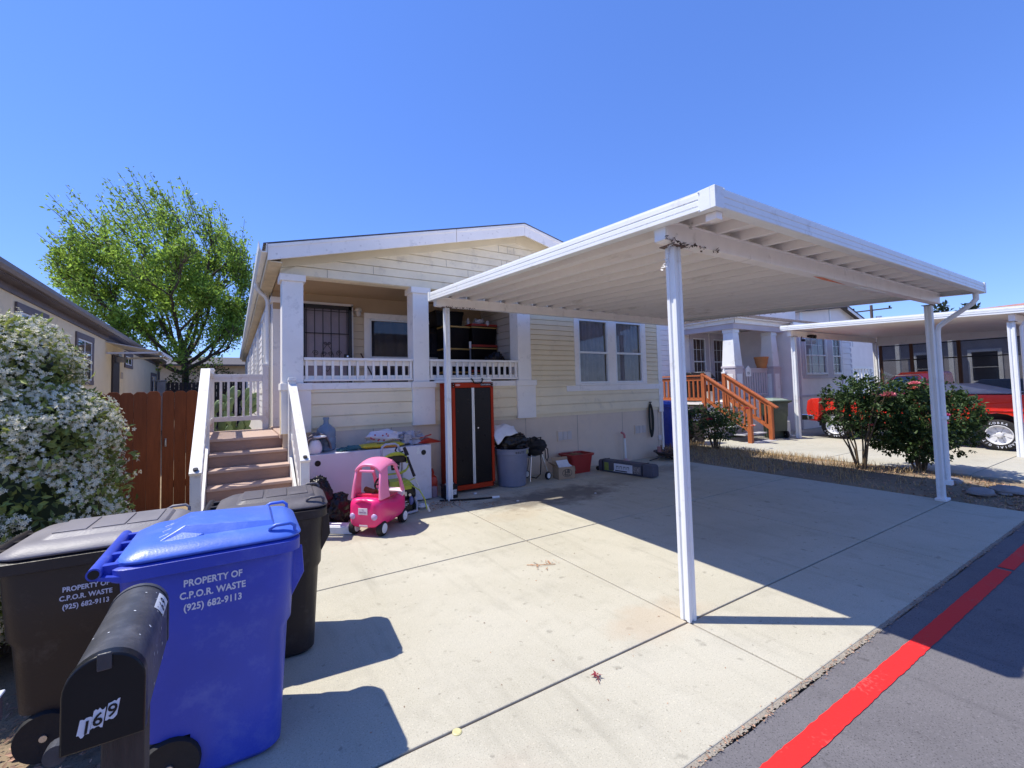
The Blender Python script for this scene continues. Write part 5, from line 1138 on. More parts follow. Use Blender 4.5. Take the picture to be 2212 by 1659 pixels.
# ------------------------------------------------------------------ red pickup
def pickup():
    t = thing('pickup_truck', 'glossy red square bodied pickup truck parked under the second carport', 'pickup truck', (14.75, 3.9, 0))
    RP = mat('red_car_paint', (.62, .025, .012), .22, .04, 3, coat=.7); X0, X1 = 13.72, 15.60
    def arch(yc, r, n=10): return [(yc+r*math.cos(a), .34+r*math.sin(a)) for a in [math.pi*i/n for i in range(n+1)]]
    prof = [(6.03, .46), (6.05, .75), (6.02, 1.0), (5.93, 1.06), (4.45, 1.16), (3.47, 1.18), (3.46, 1.165), (1.42, 1.165), (1.38, 1.1), (1.38, .55), (1.6, .50)]
    low = [(y, z) for y, z in reversed(arch(2.51, .44))]
    prof += [(2.07, .46)]+[p for p in low if p[1] > .47]+[(2.96, .44), (4.96, .44)]+[p for p in reversed(arch(5.41, .42)) if p[1] > .47]+[(5.84, .44)]
    m = MB()
    lo = [p for p in prof]
    ins = lambda z: .05*max(0, (z-.78)/.4)**1.2+.05*max(0, (.62-z)/.2)
    a = [(X0+ins(z), y, z) for y, z in lo]; b = [(X1-ins(z), y, z) for y, z in lo]; n = len(a)
    m.raw(a+b, [tuple(range(n)), tuple(range(2*n-1, n-1, -1))]+[(i, n+i, n+(i+1) % n, (i+1) % n) for i in range(n)]); m.build('body', RP, t, bevel=.012)
    m = MB(); m.box(X0-.004, 1.5, .80, X0+.02, 4.9, .825); m.box(X0+.0, 3.455, .5, X0+.05, 3.47, 1.16); m.build('side_crease', mat('red_shadow_line', (.22, .01, .006), .3), t)
    m = MB(); m.loft([[(X0+.04, 4.62, 1.15), (X1-.04, 4.62, 1.15), (X1-.04, 3.48, 1.17), (X0+.04, 3.48, 1.17)], [(X0+.16, 4.12, 1.64), (X1-.16, 4.12, 1.64), (X1-.16, 3.52, 1.66), (X0+.16, 3.52, 1.66)], [(X0+.20, 4.06, 1.70), (X1-.20, 4.06, 1.70), (X1-.20, 3.56, 1.71), (X0+.20, 3.56, 1.71)]]); c = m.build('cab', RP, t, bevel=.02)
    m = MB(); m.poly([(X0+.052, 4.47, 1.20), (X0+.052, 3.72, 1.21), (X0+.14, 3.74, 1.60), (X0+.14, 4.12, 1.60)]); m.build('side_window', GLASS, c)
    m = MB(); m.poly([(X0+.12, 4.60, 1.20), (X1-.12, 4.60, 1.20), (X1-.22, 4.16, 1.62), (X0+.22, 4.16, 1.62)]); m.build('windscreen', GLASS, c)
    m = MB(); m.tube([(X0+.045, 4.52, 1.20), (X0+.135, 4.15, 1.625), (X0+.14, 3.72, 1.63), (X0+.13, 3.66, 1.58), (X0+.05, 3.66, 1.2)], .008, 6); m.build('window_chrome', CHROME, c)
    m = MB(); m.prism([(X0+.1, 3.40, 1.17), (X0+.1, 3.40, 1.40), (X0+.1, 3.1, 1.40), (X0+.1, 2.35, 1.185)], (1.6, 0, 0)); m.build('tonneau_cover', mat('grey_tonneau', (.30, .31, .36), .5), t, bevel=.01)
    m = MB(); m.box(X0-.03, 6.0, .46, X1+.03, 6.17, .62); m.prism([(X0-.03, 6.0, .47), (X0-.03, 5.86, .5), (X0-.03, 5.86, .6), (X0-.03, 6.0, .61)], (.03, 0, 0)); m.build('bumper', CHROME, t, bevel=.02)
    m = MB(); m.box(X0+.35, 6.04, .68, X1-.35, 6.065, .95); m.build('grille', CHROME, t, bevel=.006)
    for x in (X0+.18, X1-.18): m = MB(); m.cyl((x, 6.03, .83), (x, 6.07, .83), .09, n=18); m.build('headlight', mat('lamp_lens', (.7, .7, .72), .1), t, smooth=40)
    m = MB(); m.box(X0+.07, 4.35, 1.22, X0-.10, 4.45, 1.35); m.build('mirror', CHROME, t, bevel=.01)
    m = MB(); m.box(X0+.25, 1.6, .40, X1-.25, 5.9, .46); [m.box(X0+.28, y_-.46, .30, X1-.28, y_+.46, .95) for y_ in (5.41, 2.51)]; m.build('chassis', BLACKM, t)
    for y in (5.41, 2.51):
        for sg, x in ((-1, X0+.14), (1, X1-.14)):
            mx = frame_mx((x, y, .325), (0, -sg*-1, 0), (0, 0, 1)) if False else frame_mx((x, y, .325), (0, sg, 0), (0, 0, 1))
            m = MB(); m.lathe([(.20, -.115), (.285, -.12), (.318, -.10), (.325, -.06), (.325, .06), (.318, .10), (.285, .12), (.20, .115)], (0, 0, 0), 40, mx, False); w_ = m.build('wheel', RUBBER, t, smooth=35)
            m = MB(); m.lathe([(.205, .05), (.205, .118), (.195, .122), (.185, .10), (.175, .05), (.06, .03), (.06, -.05), (.20, -.05)], (0, 0, 0), 36, mx, False)
            for k in range(8):
                an = k*math.pi/4; ca, sa = math.cos(an), math.sin(an)
                q = [(.05, -.03), (.18, -.052), (.18, .052), (.05, .03)]; pts = [mx @ Vector((r_*ca-s_*sa, r_*sa+s_*ca, .062)) for r_, s_ in q]; m.prism(pts, (mx.to_3x3() @ Vector((0, 0, -.02))))
            m.lathe([(.055, .04), (.055, .11), (.04, .125), (0, .128)], (0, 0, 0), 20, mx); m.build('rim', mat('alloy', (.66, .66, .68), .3, .05), w_, smooth=35)
            if sg == -1:
                L_ = MB()
                for word, ac, inv in (("COBRA", 90, 1), ("RADIAL G/T", 270, 1)):
                    st = 13.0; a0 = ac+st*(len(word)-1)/2
                    for i, ch in enumerate(word):
                        if ch == ' ': continue
                        an = R(a0-st*i); v, f = text_mesh(ch, .062, .02, .0006, 0, 'CENTER'); rd = Vector((math.cos(an), math.sin(an), 0)); tg = Vector((math.sin(an), -math.cos(an), 0))
                        lm = frame_mx(rd*.232+Vector((0, 0, .1195)), tg, rd); L_.raw(v, f, mx @ lm)
                L_.build('raised_lettering', LETTER, w_)
pickup()

# ------------------------------------------------------------------ things along the front of the cream house
def clutter():
    # white slab cabinet
    t = thing('white_cabinet', 'long white slab cabinet lying against the house with two black grommets', 'cabinet', (1.6, 6.07, 0))
    m = MB(); m.box(.775, 5.815, .02, 2.41, 6.33, .772); m.build('carcass', mat('white_laminate', (.66, .64, .70), .4, .04, 2, dirt=.2, dirtc=(.45, .42, .42)), t, bevel=.006)
    m = MB(); m.box(.77, 5.808, .05, .80, 6.335, .74); m.build('dark_edge', mat('dark_edge', (.12, .09, .10), .6), t)
    for x, z in ((.90, .665), (2.295, .672)):
        m = MB(); m.lathe([(.034, 0), (.036, .004), (.028, .006), (.026, .002), (0, .002)], (0, 0, 0), 24, frame_mx((x, 5.8145, z), (1, 0, 0), (0, 0, 1))); m.build('grommet', BLACKP, t, smooth=30)
    m = MB(); m.box(2.19, 5.8125, .655, 2.25, 5.8148, .69); m.box(2.205, 5.8125, .69, 2.235, 5.8148, .745); m.build('sticker', mat('pale_label', (.74, .74, .76), .5), t)
    # water jug
    JUG = mat('blue_jug_plastic', (.20, .30, .42), .12, .1, 4, spec=.6, alpha=.72)
    t = thing('water_jug', 'blue five gallon water bottle standing on the white cabinet', 'bottle', (1.06, 6.16, .773))
    m = MB(); m.lathe([(.10, .002), (.122, .02), (.124, .07), (.118, .085), (.124, .10), (.124, .16), (.118, .175), (.124, .19), (.124, .25), (.115, .285), (.07, .33), (.038, .35), (.034, .37), (.034, .405), (.040, .41), (.040, .44), (.034, .44)], (1.06, 6.16, .773), 28); m.build('body', JUG, t, smooth=50)
    m = MB(); m.tube([(1.0, 6.05, .86), (.985, 6.02, .90), (.985, 6.02, .98), (1.0, 6.05, 1.02)], .012, 8); m.build('handle', JUG, t, smooth=50)
    # white pot and towel
    m = MB(); m.lathe([(.055, 0), (.075, .01), (.088, .05), (.086, .09), (.07, .14), (.055, .165), (.05, .17), (0, .17)], (.885, 5.93, .773), 24); tag(m.build('white_pot', mat('white_ceramic', (.74, .72, .76), .3), smooth=50), 'white rounded pot at the left end of the white cabinet', 'pot')
    GT = mat('brown_grey_towel', (.16, .13, .135), .95, .2, 8, .5, 80)
    def drape(u, v):
        a = (u-.5)*2.9; x = .92+.155*math.sin(a)*(1+.10*v); z = .80+.20*math.cos(a)**1.0 if abs(a) < 1.45 else .80
        z = .775+.235*max(0, math.cos(a))**.7; y = 5.88+.25*v; return (x+.012*math.sin(v*14), y, max(.775, z+.015*math.sin(v*9+u*12)))
    m = MB(); m.grid(drape, 26, 14); tw = m.build('towel', GT, smooth=70); tw.modifiers.new('thick', 'SOLIDIFY').thickness = .010; tag(tw, 'brown grey towel heaped over the white pot on the cabinet', 'towel')
    m = MB(); m.blob((.94, 5.90, .985), (.085, .05, .018), 4, .2, 2, 8, 12); tag(m.build('folded_cloth', mat('white_cloth', (.72, .72, .74), .9, .08, 10), smooth=60), 'small folded white cloth on top of the grey towel', 'cloth')
    # gloves
    m = MB(); q = random.Random(3); TE = mat('teal_fabric', (.05, .14, .15), .9, .25, 10, .4, 60)
    m.blob((1.34, 5.95, .80), (.09, .055, .035), 7, .35, 3); 
    for k in range(4): a = math.pi+.5*(k-1.5); m.tube([(1.28, 5.95, .795), (1.28+.07*math.cos(a), 5.95+.07*math.sin(a), .80), (1.28+.13*math.cos(a), 5.95+.10*math.sin(a), .785)], [.02, .018, .012], 8)
    m.tube([(1.36, 5.92, .8), (1.41, 5.88, .82), (1.46, 5.90, .79)], [.03, .025, .015], 8); tag(m.build('garden_glove', TE, smooth=60), 'crumpled teal garden gloves lying on the white cabinet', 'gloves')
    # yellow sack, patterned bag, clear bag, red shovel blade
    YL = mat('yellow_sack', (.68, .50, .02), .35, .12, 4, .4, 14)
    t = thing('yellow_sack', 'flat yellow plastic sack on top of the white cabinet', 'sack', (1.74, 5.95, .773))
    def sack(cx, cy, z0, rx, ry, rz, seed):
        def fn(u, v):
            x = (u*2-1); a = v*6.2832; k = (1-abs(x)**4)**.5; return (cx+rx*x, cy+ry*math.cos(a)*(.85+.15*k), z0+rz*(1+math.sin(a)*k*(1+.15*noise.noise(Vector((x*3, a, seed))))))
        m = MB(); m.grid(fn, 20, 20); return m
    sack(1.745, 5.97, .773, .30, .14, .034, 2).build('body', YL, t, smooth=60)
    m = MB(); m.box(1.70, 5.826, .785, 1.93, 5.832, .795); m.build('orange_band', mat('orange_band', (.72, .16, .03), .5), t)
    m = MB(); v, f = text_mesh('Nitrogreen', .04, .02, .0005); m.raw(v, f, frame_mx((1.66, 5.87, .832), (1, 0, 0), (0, .8, .6))); m.build('print', mat('dark_print', (.05, .04, .03), .6), t)
    t = thing('patterned_bag', 'white plastic bag with red spots lying on the yellow sack', 'bag', (1.80, 6.02, .84))
    PB = mat('white_bag_plastic', (.66, .62, .68), .4, .08, 8, .6, 22)
    m = MB(); m.blob((1.80, 6.05, .91), (.25, .10, .085), 12, .45, 2.2, 16, 24, .845); bg_ = m.build('body', PB, t, smooth=60)
    m = MB(); q = random.Random(9)
    for k in range(16):
        x = q.uniform(1.60, 2.02); z = q.uniform(.86, .96); m.cyl((x, 5.955+abs(x-1.8)*.12, z), (x, 5.945+abs(x-1.8)*.12, z), .011, n=8)
    m.build('red_spot', mat('red_print', (.45, .05, .08), .6), bg_)
    t = thing('clear_bag', 'crumpled grey clear plastic bag on the right end of the white cabinet', 'bag', (2.2, 6.0, .773))
    m = MB(); m.blob((2.20, 6.0, .86), (.17, .10, .10), 15, .7, 2.6, 16, 24, .775); m.build('body', mat('grey_clear_plastic', (.36, .34, .38), .25, .35, 12, .8, 16), t, smooth=40)
    m = MB(); m.prism([(2.22, 5.90, .785), (2.40, 5.88, .855), (2.62, 5.90, .785), (2.55, 5.92, .778), (2.30, 5.92, .778)], (0, .10, .01)); m.cyl((2.26, 5.93, .86), (2.46, 5.92, .90), .010, n=8); tag(m.build('dustpan', mat('red_plastic', (.42, .03, .015), .4, .1), bevel=.005), 'red dustpan blade overhanging the right end of the white cabinet', 'dustpan')
    # black bags on the ground at the left
    for i, (c, r_, sd, lb) in enumerate((((.83, 5.42, .29), (.17, .17, .27), 5, 'tall black rubbish bag leaning by the stair railing'), ((1.03, 5.42, .17), (.19, .15, .19), 8, 'low black rubbish bag behind the toy car'))):
        m = MB(); m.blob(c, r_, sd, .22, 1.8, 48, 64, .004, .22); tag(m.build('rubbish_bag', BAG, smooth=75), lb, 'rubbish bag', 'black rubbish bags by the stairs')
    m = MB(); m.obox(frame_mx((1.0, 5.11, .042), (.78, -.62, .0), (.62, .78, .0)), .40, .17, .075); m.obox(frame_mx((1.01, 5.08, .084), (.78, -.62, .0), (.62, .78, .0)), .22, .12, .012); tag(m.build('white_carton', mat('white_carton', (.72, .72, .74), .6, .1, 9), bevel=.012), 'flat white carton under the rear of the pink toy car', 'carton')
    # toy car
    toy()
    washer()
    # fuel can, battery
    t = thing('fuel_can', 'red plastic fuel can squeezed beside the white cabinet', 'fuel can', (2.50, 6.08, 0)); RD = mat('red_can', (.55, .045, .015), .4, .1)
    m = MB(); m.loft([rrect(.075, .11, .03, 4, 0.0, 2.505, 6.10), rrect(.08, .115, .03, 4, .20, 2.505, 6.10), rrect(.065, .10, .03, 4, .27, 2.505, 6.10), rrect(.03, .05, .02, 4, .31, 2.505, 6.12)]); m.build('body', RD, t, smooth=35)
    m = MB(); m.tube([(2.505, 6.02, .26), (2.51, 6.0, .34), (2.515, 6.05, .375), (2.52, 6.15, .35), (2.52, 6.19, .27)], .018, 8); m.build('handle', RD, t, smooth=50)
    t = thing('car_battery', 'black car battery with white label behind the carport post', 'battery', (2.66, 5.76, 0)); m = MB(); m.box(2.56, 5.70, 0, 2.76, 5.84, .165); m.box(2.555, 5.695, .165, 2.765, 5.845, .19); m.build('case', BLACKP, t, bevel=.006)
    m = MB(); m.box(2.60, 5.697, .05, 2.74, 5.6995, .12); m.build('label', mat('battery_label', (.55, .57, .6), .5, .4, 60), t); m = MB(); m.cyl((2.60, 5.77, .19), (2.60, 5.77, .205), .012, n=10); m.cyl((2.72, 5.77, .19), (2.72, 5.77, .205), .012, n=10); m.build('terminal', STEEL, t)
    m = MB(); m.box(2.455, 5.90, 0, 2.53, 5.98, .15); tag(m.build('small_box', mat('pinkish_box', (.42, .30, .36), .7, .15), bevel=.004), 'small pinkish box standing in front of the red fuel can', 'box')
    # red and black cabinet
    RC = mat('red_powdercoat', (.40, .030, .006), .45, .06, 4, spec=.2); BD = mat('black_cabinet_door', (.009, .006, .006), .30, .1, 4, spec=.25)
    t = thing('tool_cabinet', 'tall red steel cabinet with two glossy black doors by the porch', 'cabinet', (3.14, 6.1, 0)); xa, xb, y0, y1 = 2.785, 3.492, 5.875, 6.33
    m = MB(); m.box(xa, y0+.03, .045, xb, y1, 1.64); m.box(xa, y0, .045, xa+.045, y0+.03, 1.64); m.box(xb-.045, y0, .045, xb, y0+.03, 1.64); m.box(xa, y0, 1.565, xb, y0+.03, 1.64); m.box(xa, y0, .045, xb, y0+.03, .115); m.build('body', RC, t, bevel=.004)
    for (a, b) in ((xa+.05, 3.108), (3.152, xb-.05)): m = MB(); m.box(a, y0+.006, .12, b, y0+.029, 1.56); m.build('door', BD, t, bevel=.006)
    m = MB(); m.box(3.109, y0-.006, .12, 3.128, y0+.028, 1.562); m.build('door_pull', mat('aluminium', (.72, .71, .68), .35, metal=.4), t, bevel=.003); m = MB(); m.box(3.132, y0-.006, .12, 3.151, y0+.028, 1.562); m.build('door_pull', _M['aluminium'], t, bevel=.003)
    m = MB(); m.cyl((3.21, y0-.002, .95), (3.21, y0+.006, .95), .012, n=12); m.build('lock', CHROME, t)
    m = MB()
    for x in (xa+.02, xb-.02):
        for z in (1.62, 1.585, .10, .065): m.cyl((x, y0-.003, z), (x, y0+.001, z), .006, n=8)
    m.build('rivet', STEEL, t)
    m = MB(); v, f = text_mesh('CRAFTSMAN', .030, .012, .0005); m.box(3.262, y0-.003, 1.588, 3.452, y0-.0005, 1.628); o = m.build('badge', BLACKP, t); m = MB(); m.raw(v, f, frame_mx((3.268, y0-.0042, 1.597), (1, 0, 0), (0, 0, 1))); m.build('badge_lettering', LETTER, o)
    m = MB(); m.lathe([(.035, 0), (.035, .002), (0, .002)], (0, 0, 0), 16, Matrix.Translation((2.875, y0-.0005, 1.606)) @ frame_mx((0, 0, 0), (1, 0, 0), (0, 0, .5)).to_3x3().to_4x4() @ Matrix.Diagonal((1.2, .45, 1, 1))); m.build('oval_badge', mat('pale_red_badge', (.66, .36, .34), .5), t)
    t = thing('folding_table', 'white folded plastic table lying on top of the red cabinet', 'table', (3.1, 6.1, 1.64)); m = MB(); m.box(2.69, 5.89, 1.643, 3.475, 6.36, 1.685); m.box(2.70, 5.90, 1.688, 3.465, 6.36, 1.722); m.build('top', WHITE, t, bevel=.01)
    m = MB(); m.tube([(3.11, 5.885, 1.70), (3.115, 5.86, 1.685), (3.14, 5.85, 1.635), (3.20, 5.848, 1.628), (3.27, 5.85, 1.640), (3.30, 5.86, 1.69), (3.30, 5.885, 1.70)], .011, 8); m.build('handle', BLACKP, t, smooth=50)
    m = MB(); m.tube([(3.02, 6.26, 1.74), (3.02, 6.24, 1.80), (3.03, 6.24, 1.84), (3.05, 6.24, 1.85)], .006, 6); 
    # grey bin with bag
    GB = mat('grey_bin_plastic', (.20, .21, .27), .5, .1, 4, .1, 60, dirt=.2, dirtc=(.14, .14, .17))
    c = (3.835, 5.93, 0); t = thing('round_bin', 'round grey plastic bin lettered BRUTE right of the red cabinet', 'bin', c)
    m = MB(); m.lathe([(.0, .0), (.205, .0), (.222, .015), (.255, .44), (.262, .50), (.276, .505), (.276, .57), (.285, .575), (.285, .592), (.265, .592), (.25, .54), (.21, .05), (0, .03)], c, 40); m.build('body', GB, t, smooth=35)
    m = MB()
    for i, ch in enumerate('BRUTE'):
        an = -1.62+(i-2)*.125; v, f = text_mesh(ch, .045, .02, .0006, 0, 'CENTER'); r_ = .2775; m.raw(v, f, frame_mx((c[0]+r_*math.cos(an), c[1]+r_*math.sin(an), .525), (-math.sin(an), math.cos(an), 0), (0, 0, 1)))
    m.build('moulded_lettering', BLACKP, t)
    m = MB(); m.grid(lambda u, v: (c[0]+.2775*math.cos(-1.15+.32*u), c[1]+.2775*math.sin(-1.15+.32*u), .505+.075*v), 6, 1); m.build('label', mat('yellow_label', (.38, .36, .16), .5, .6, 40), t)
    m = MB(); m.blob((3.86, 5.95, .66), (.27, .22, .19), 22, .18, 2.0, 48, 64, .585, .20); tag(m.build('rubbish_bag', BAG, smooth=75), 'full black rubbish bag bulging out of the round grey bin', 'rubbish bag')
    m = MB(); m.grid(lambda u, v: (3.50+.37*u+.02*math.sin(v*6), 6.02-.24*v-.02*math.sin(u*9), .93+.03*math.sin(u*3.1)-.20*max(0, v-.35)**1.3-.13*max(0, .25-u)*4*.25-.10*(1-u)*v+.012*math.sin(u*11+v*4)), 20, 16); o = m.build('white_cloth', mat('white_cloth', (.72, .72, .74), .9, .08, 10), smooth=70); o.modifiers.new('thick', 'SOLIDIFY').thickness = .008; tag(o, 'white towel draped over the black bag in the round bin', 'towel')
    # kettle barbecue
    t = thing('kettle_barbecue', 'small wheeled barbecue under black cover beside the grey bin', 'barbecue', (4.38, 6.05, 0))
    m = MB(); m.blob((4.37, 6.04, .56), (.19, .19, .135), 31, .3, 2, 16, 24); m.blob((4.33, 6.0, .49), (.15, .16, .09), 33, .3, 2, 12, 18); m.build('cover', mat('black_cover', (.010, .010, .012), .7, .2, 9, .5, 30), t, smooth=60)
    m = MB(); m.tube([(4.30, 5.88, .67), (4.30, 5.86, .71), (4.38, 5.86, .715), (4.38, 5.88, .68)], .010, 7); m.build('handle', BLACKP, t)
    for p0, p1 in (((4.26, 5.97, .48), (4.19, 5.93, .0)), ((4.45, 5.97, .46), (4.57, 5.92, .06)), ((4.36, 6.15, .46), (4.32, 6.22, .05))): m = MB(); m.cyl(p0, p1, .011, n=8); m.build('leg', CHROME, t, smooth=50)
    for (x, y) in ((4.535, 5.90), (4.32, 6.22)):
        mx = frame_mx((x, y, .066), (1, .25, 0), (0, 0, 1)); m = MB(); m.lathe([(.035, -.018), (.06, -.02), (.066, -.01), (.066, .01), (.06, .02), (.035, .018)], (0, 0, 0), 24, mx); w_ = m.build('wheel', RUBBER, t, smooth=40); m = MB(); m.lathe([(.046, .0195), (.046, .022), (.026, .023), (.024, .012), (.008, .012), (.008, .025), (0, .025)], (0, 0, 0), 24, mx); m.build('hub', WHITE, w_)
    m = MB(); m.tube([(4.50, 5.96, .56), (4.57, 5.94, .50), (4.575, 5.93, .36), (4.55, 5.93, .30), (4.515, 5.93, .36), (4.51, 5.93, .50)], .009, 7); m.tube([(4.42, 5.94, .48), (4.42, 5.93, .3), (4.40, 5.93, .1), (4.33, 5.95, .04), (4.22, 5.98, .07)], .010, 7); m.build('gas_hose', BLACKP, t, smooth=60)
    m = MB(); m.box(4.16, 5.93, .395, 4.32, 6.08, .41); m.build('shelf', mat('grey_shelf', (.3, .3, .32), .5), t)
    # carton
    t = thing('cardboard_box', 'open brown cardboard box of papers in front of the red tote', 'box', (4.84, 5.86, 0)); CB = mat('cardboard', (.42, .29, .18), .8, .08, 8, dirt=.2, dirtc=(.30, .20, .12))
    bx = lambda x, y, z: (4.66+.30*x+.03*y, 5.77-.06*x+.20*y, z)
    m = MB()
    for a, b in (((0, 0), (1, 0)), ((1, 0), (1, 1)), ((1, 1), (0, 1)), ((0, 1), (0, 0))):
        p0, p1 = Vector(bx(*a, 0)), Vector(bx(*b, 0)); n_ = (p1-p0).normalized().cross(Vector((0, 0, 1)))*-.006; m.prism([p0, p1, p1+n_, p0+n_], (0, 0, .20))
    m.prism([bx(0, 0, 0), bx(1, 0, 0), bx(1, 1, 0), bx(0, 1, 0)], (0, 0, .005)); m.build('body', CB, t)
    for (q_) in ([bx(0, 0, .20), bx(0, 1, .20), bx(-.28, 1, .27), bx(-.28, 0, .26)], [bx(1, 0, .20), bx(1, 1, .20), bx(1.08, 1, .13), bx(1.08, 0, .12)], [bx(0, 1, .20), bx(1, 1, .20), bx(1, 1.2, .33), bx(0, 1.2, .33)]): m = MB(); m.prism(q_, (0, 0, .004)); m.build('flap', CB, t)
    m = MB(); m.prism([bx(.1, .15, .17), bx(.8, .1, .16), bx(.85, .8, .29), bx(.15, .85, .28)], (0, 0, .006)); m.prism([bx(.3, .25, .20), bx(.95, .3, .19), bx(.9, .9, .24), bx(.3, .85, .26)], (0, 0, .006)); tag(m.build('paper_sheets', mat('paper', (.68, .68, .70), .8, .1, 8)), 'white papers sticking out of the brown cardboard box', 'papers')
    m = MB(); v, f = text_mesh('J-B', .085, .03, .0005, 0, 'CENTER'); xa = (Vector(bx(1, 0, 0))-Vector(bx(0, 0, 0))).normalized(); m.raw(v, f, frame_mx(Vector(bx(.52, 0, .095))+Vector((0, -.0012, 0)), xa, (0, 0, 1)))
    v, f = text_mesh('WELD', .035, .03, .0005, 0, 'CENTER'); m.raw(v, f, frame_mx(Vector(bx(.52, 0, .055))+Vector((0, -.0012, 0)), xa, (0, 0, 1)))
    m.tube([Vector(bx(.52+.29*math.cos(a), 0, .10+.062*math.sin(a)))+Vector((0, -.001, 0)) for a in [i*.3142 for i in range(20)]], .004, 5, closed=True); m.build('print', mat('dark_print', (.05, .04, .03)), t)
    # red tote
    t = thing('red_tote', 'large open red plastic tote against the skirting', 'tote', (5.30, 6.0, 0)); RT = mat('red_tote_plastic', (.36, .03, .025), .45, .1, 4, .1, 60, dirt=.15, dirtc=(.22, .03, .03))
    m = MB(); cx, cy = 5.36, 6.12; m.loft([rrect(.21, .14, .04, 4, 0, cx, cy), rrect(.25, .175, .05, 4, .30, cx, cy), rrect(.275, .195, .05, 4, .30, cx, cy), rrect(.28, .20, .05, 4, .335, cx, cy), rrect(.245, .17, .05, 4, .335, cx, cy), rrect(.20, .13, .04, 4, .02, cx, cy)], cap=False); m.poly([p for p in rrect(.21, .14, .04, 4, .012, cx, cy)]); m.build('body', RT, t, smooth=35)
    m = MB(); m.blob((5.36, 6.13, .27), (.2, .13, .06), 41, .5, 3, 12, 18); m.build('contents', mat('brown_contents', (.20, .10, .05), .9, .4, 12), t, smooth=50)
    # long grey bag (folded shelter)
    t = thing('shelter_bag', 'long grey zipped bag with green and white label on the driveway', 'bag', (5.86, 5.46, 0)); GBAG = mat('grey_bag_fabric', (.085, .085, .11), .75, .15, 6, .35, 50)
    p0, p1 = Vector((5.83, 5.97, 0)), Vector((6.03, 4.93, 0)); d = (p1-p0); ln = d.length; d.normalize(); s = Vector((-d.y, d.x, 0))
    # s points to +x side; label side faces the camera (-s)
    m = MB(); rings = []
    for u in (0, .03, .25, .5, .75, .97, 1.0):
        e = 1 if 0 < u < 1 else .86; wob = .006*math.sin(u*19)
        rings.append([tuple(p0+d*ln*u+s*(a*e+wob)+Vector((0, 0, .105+h*e))) for a, h in ((-.10, -.10), (.10, -.10), (.112, -.06), (.112, .07), (.09, .105), (-.09, .105), (-.112, .07), (-.112, -.06))])
    m.loft(rings); m.build('body', GBAG, t, smooth=40, bevel=.006)
    def panel(u0, u1, z0, z1, off=.004): 
        return [p0+d*ln*u0-s*(.1125+off)+Vector((0, 0, z0)), p0+d*ln*u1-s*(.1125+off)+Vector((0, 0, z0)), p0+d*ln*u1-s*(.1125+off)+Vector((0, 0, z1)), p0+d*ln*u0-s*(.1125+off)+Vector((0, 0, z1))]
    m = MB(); m.poly(panel(.13, .30, .035, .175)); m.build('green_label', mat('lime_label', (.22, .28, .06), .5, .2, 20), t); m = MB(); m.poly(panel(.30, .66, .035, .175)); wl = m.build('white_label', mat('label_white', (.66, .68, .74), .5, .05), t)
    m = MB()
    for k in range(4):
        a = .36+k*.065; m.poly(panel(a, a+.045, .125, .135, .006)); m.poly(panel(a+.002, a+.008, .085, .125, .006)); m.poly(panel(a+.036, a+.042, .085, .125, .006))
    m.poly(panel(.34, .56, .045, .062, .006)); m.build('label_diagram', BLACKP, wl); m = MB(); m.poly(panel(.67, .80, .04, .16)); m.build('picture_label', mat('photo_label', (.22, .20, .20), .5, .7, 40), t)
    m = MB()
    for u in (.10, .83): m.bar(p0+d*ln*u-s*.118+Vector((0, 0, .02)), p0+d*ln*u-s*.118+Vector((0, 0, .20)), .02, .006, d); m.bar(p0+d*ln*u-s*.11+Vector((0, 0, .214)), p0+d*ln*u+s*.11+Vector((0, 0, .214)), .02, .006)
    m.build('strap', BLACKP, t)
    for sg in (-1, 1): m = MB(); c_ = p0-d*.03+s*sg*.07+Vector((0, 0, .04)); m.cyl(c_-s*.012, c_+s*.012, .04, n=16); m.build('wheel', RUBBER, t)
    # plunger
    t = thing('drain_plunger', 'white handled plunger with pink top standing by the skirting', 'plunger', (6.80, 6.28, 0)); m = MB(); m.cyl((6.80, 6.28, .05), (6.79, 6.28, .48), .020, n=12); m.build('handle', WHITE, t, smooth=50); m = MB(); m.lathe([(.095, 0), (.09, .02), (.05, .045), (.028, .075), (0, .075)], (6.80, 6.28, .0), 24); m.build('cup', mat('pale_pink_rubber', (.55, .36, .36), .6), t, smooth=50); m = MB(); m.tube([(6.79, 6.28, .48), (6.785, 6.28, .54), (6.75, 6.27, .575), (6.68, 6.26, .60)], .022, 8); m.build('hook', mat('pink_plastic', (.60, .20, .20), .5), t, smooth=50)
    # hose on wall
    m = MB(); pts = []
    for i in range(120):
        a = i/120*6.2832*4; k = i/120; pts.append((7.66+(.055+.03*math.sin(k*9))*math.sin(a)*(.6+.4*math.sin(a*.5+1)**2), 6.345-.02*k, .80+.34*math.cos(a)+.03*math.sin(k*13)))
    m.tube(pts, .011, 6); m.cyl((7.65, 6.37, 1.17), (7.65, 6.30, 1.17), .012, n=8); tag(m.build('wall_hose', mat('green_black_rubber', (.022, .028, .022), .55), smooth=60), 'coiled dark hose hanging on the wall near the house corner', 'hose')
    # junk at the corner
    t = thing('firewood_cart', 'low dark wheelbarrow tray of scraps at the house corner', 'cart', (7.75, 6.05, 0)); m = MB(); m.lathe([(.0, .08), (.18, .08), (.26, .15), (.275, .15), (.275, .165), (.25, .165), (.17, .10), (0, .095)], (7.72, 6.0, 0), 24); m.build('tray', mat('rusty_tray', (.06, .04, .035), .7, .3, 8), t, smooth=40)
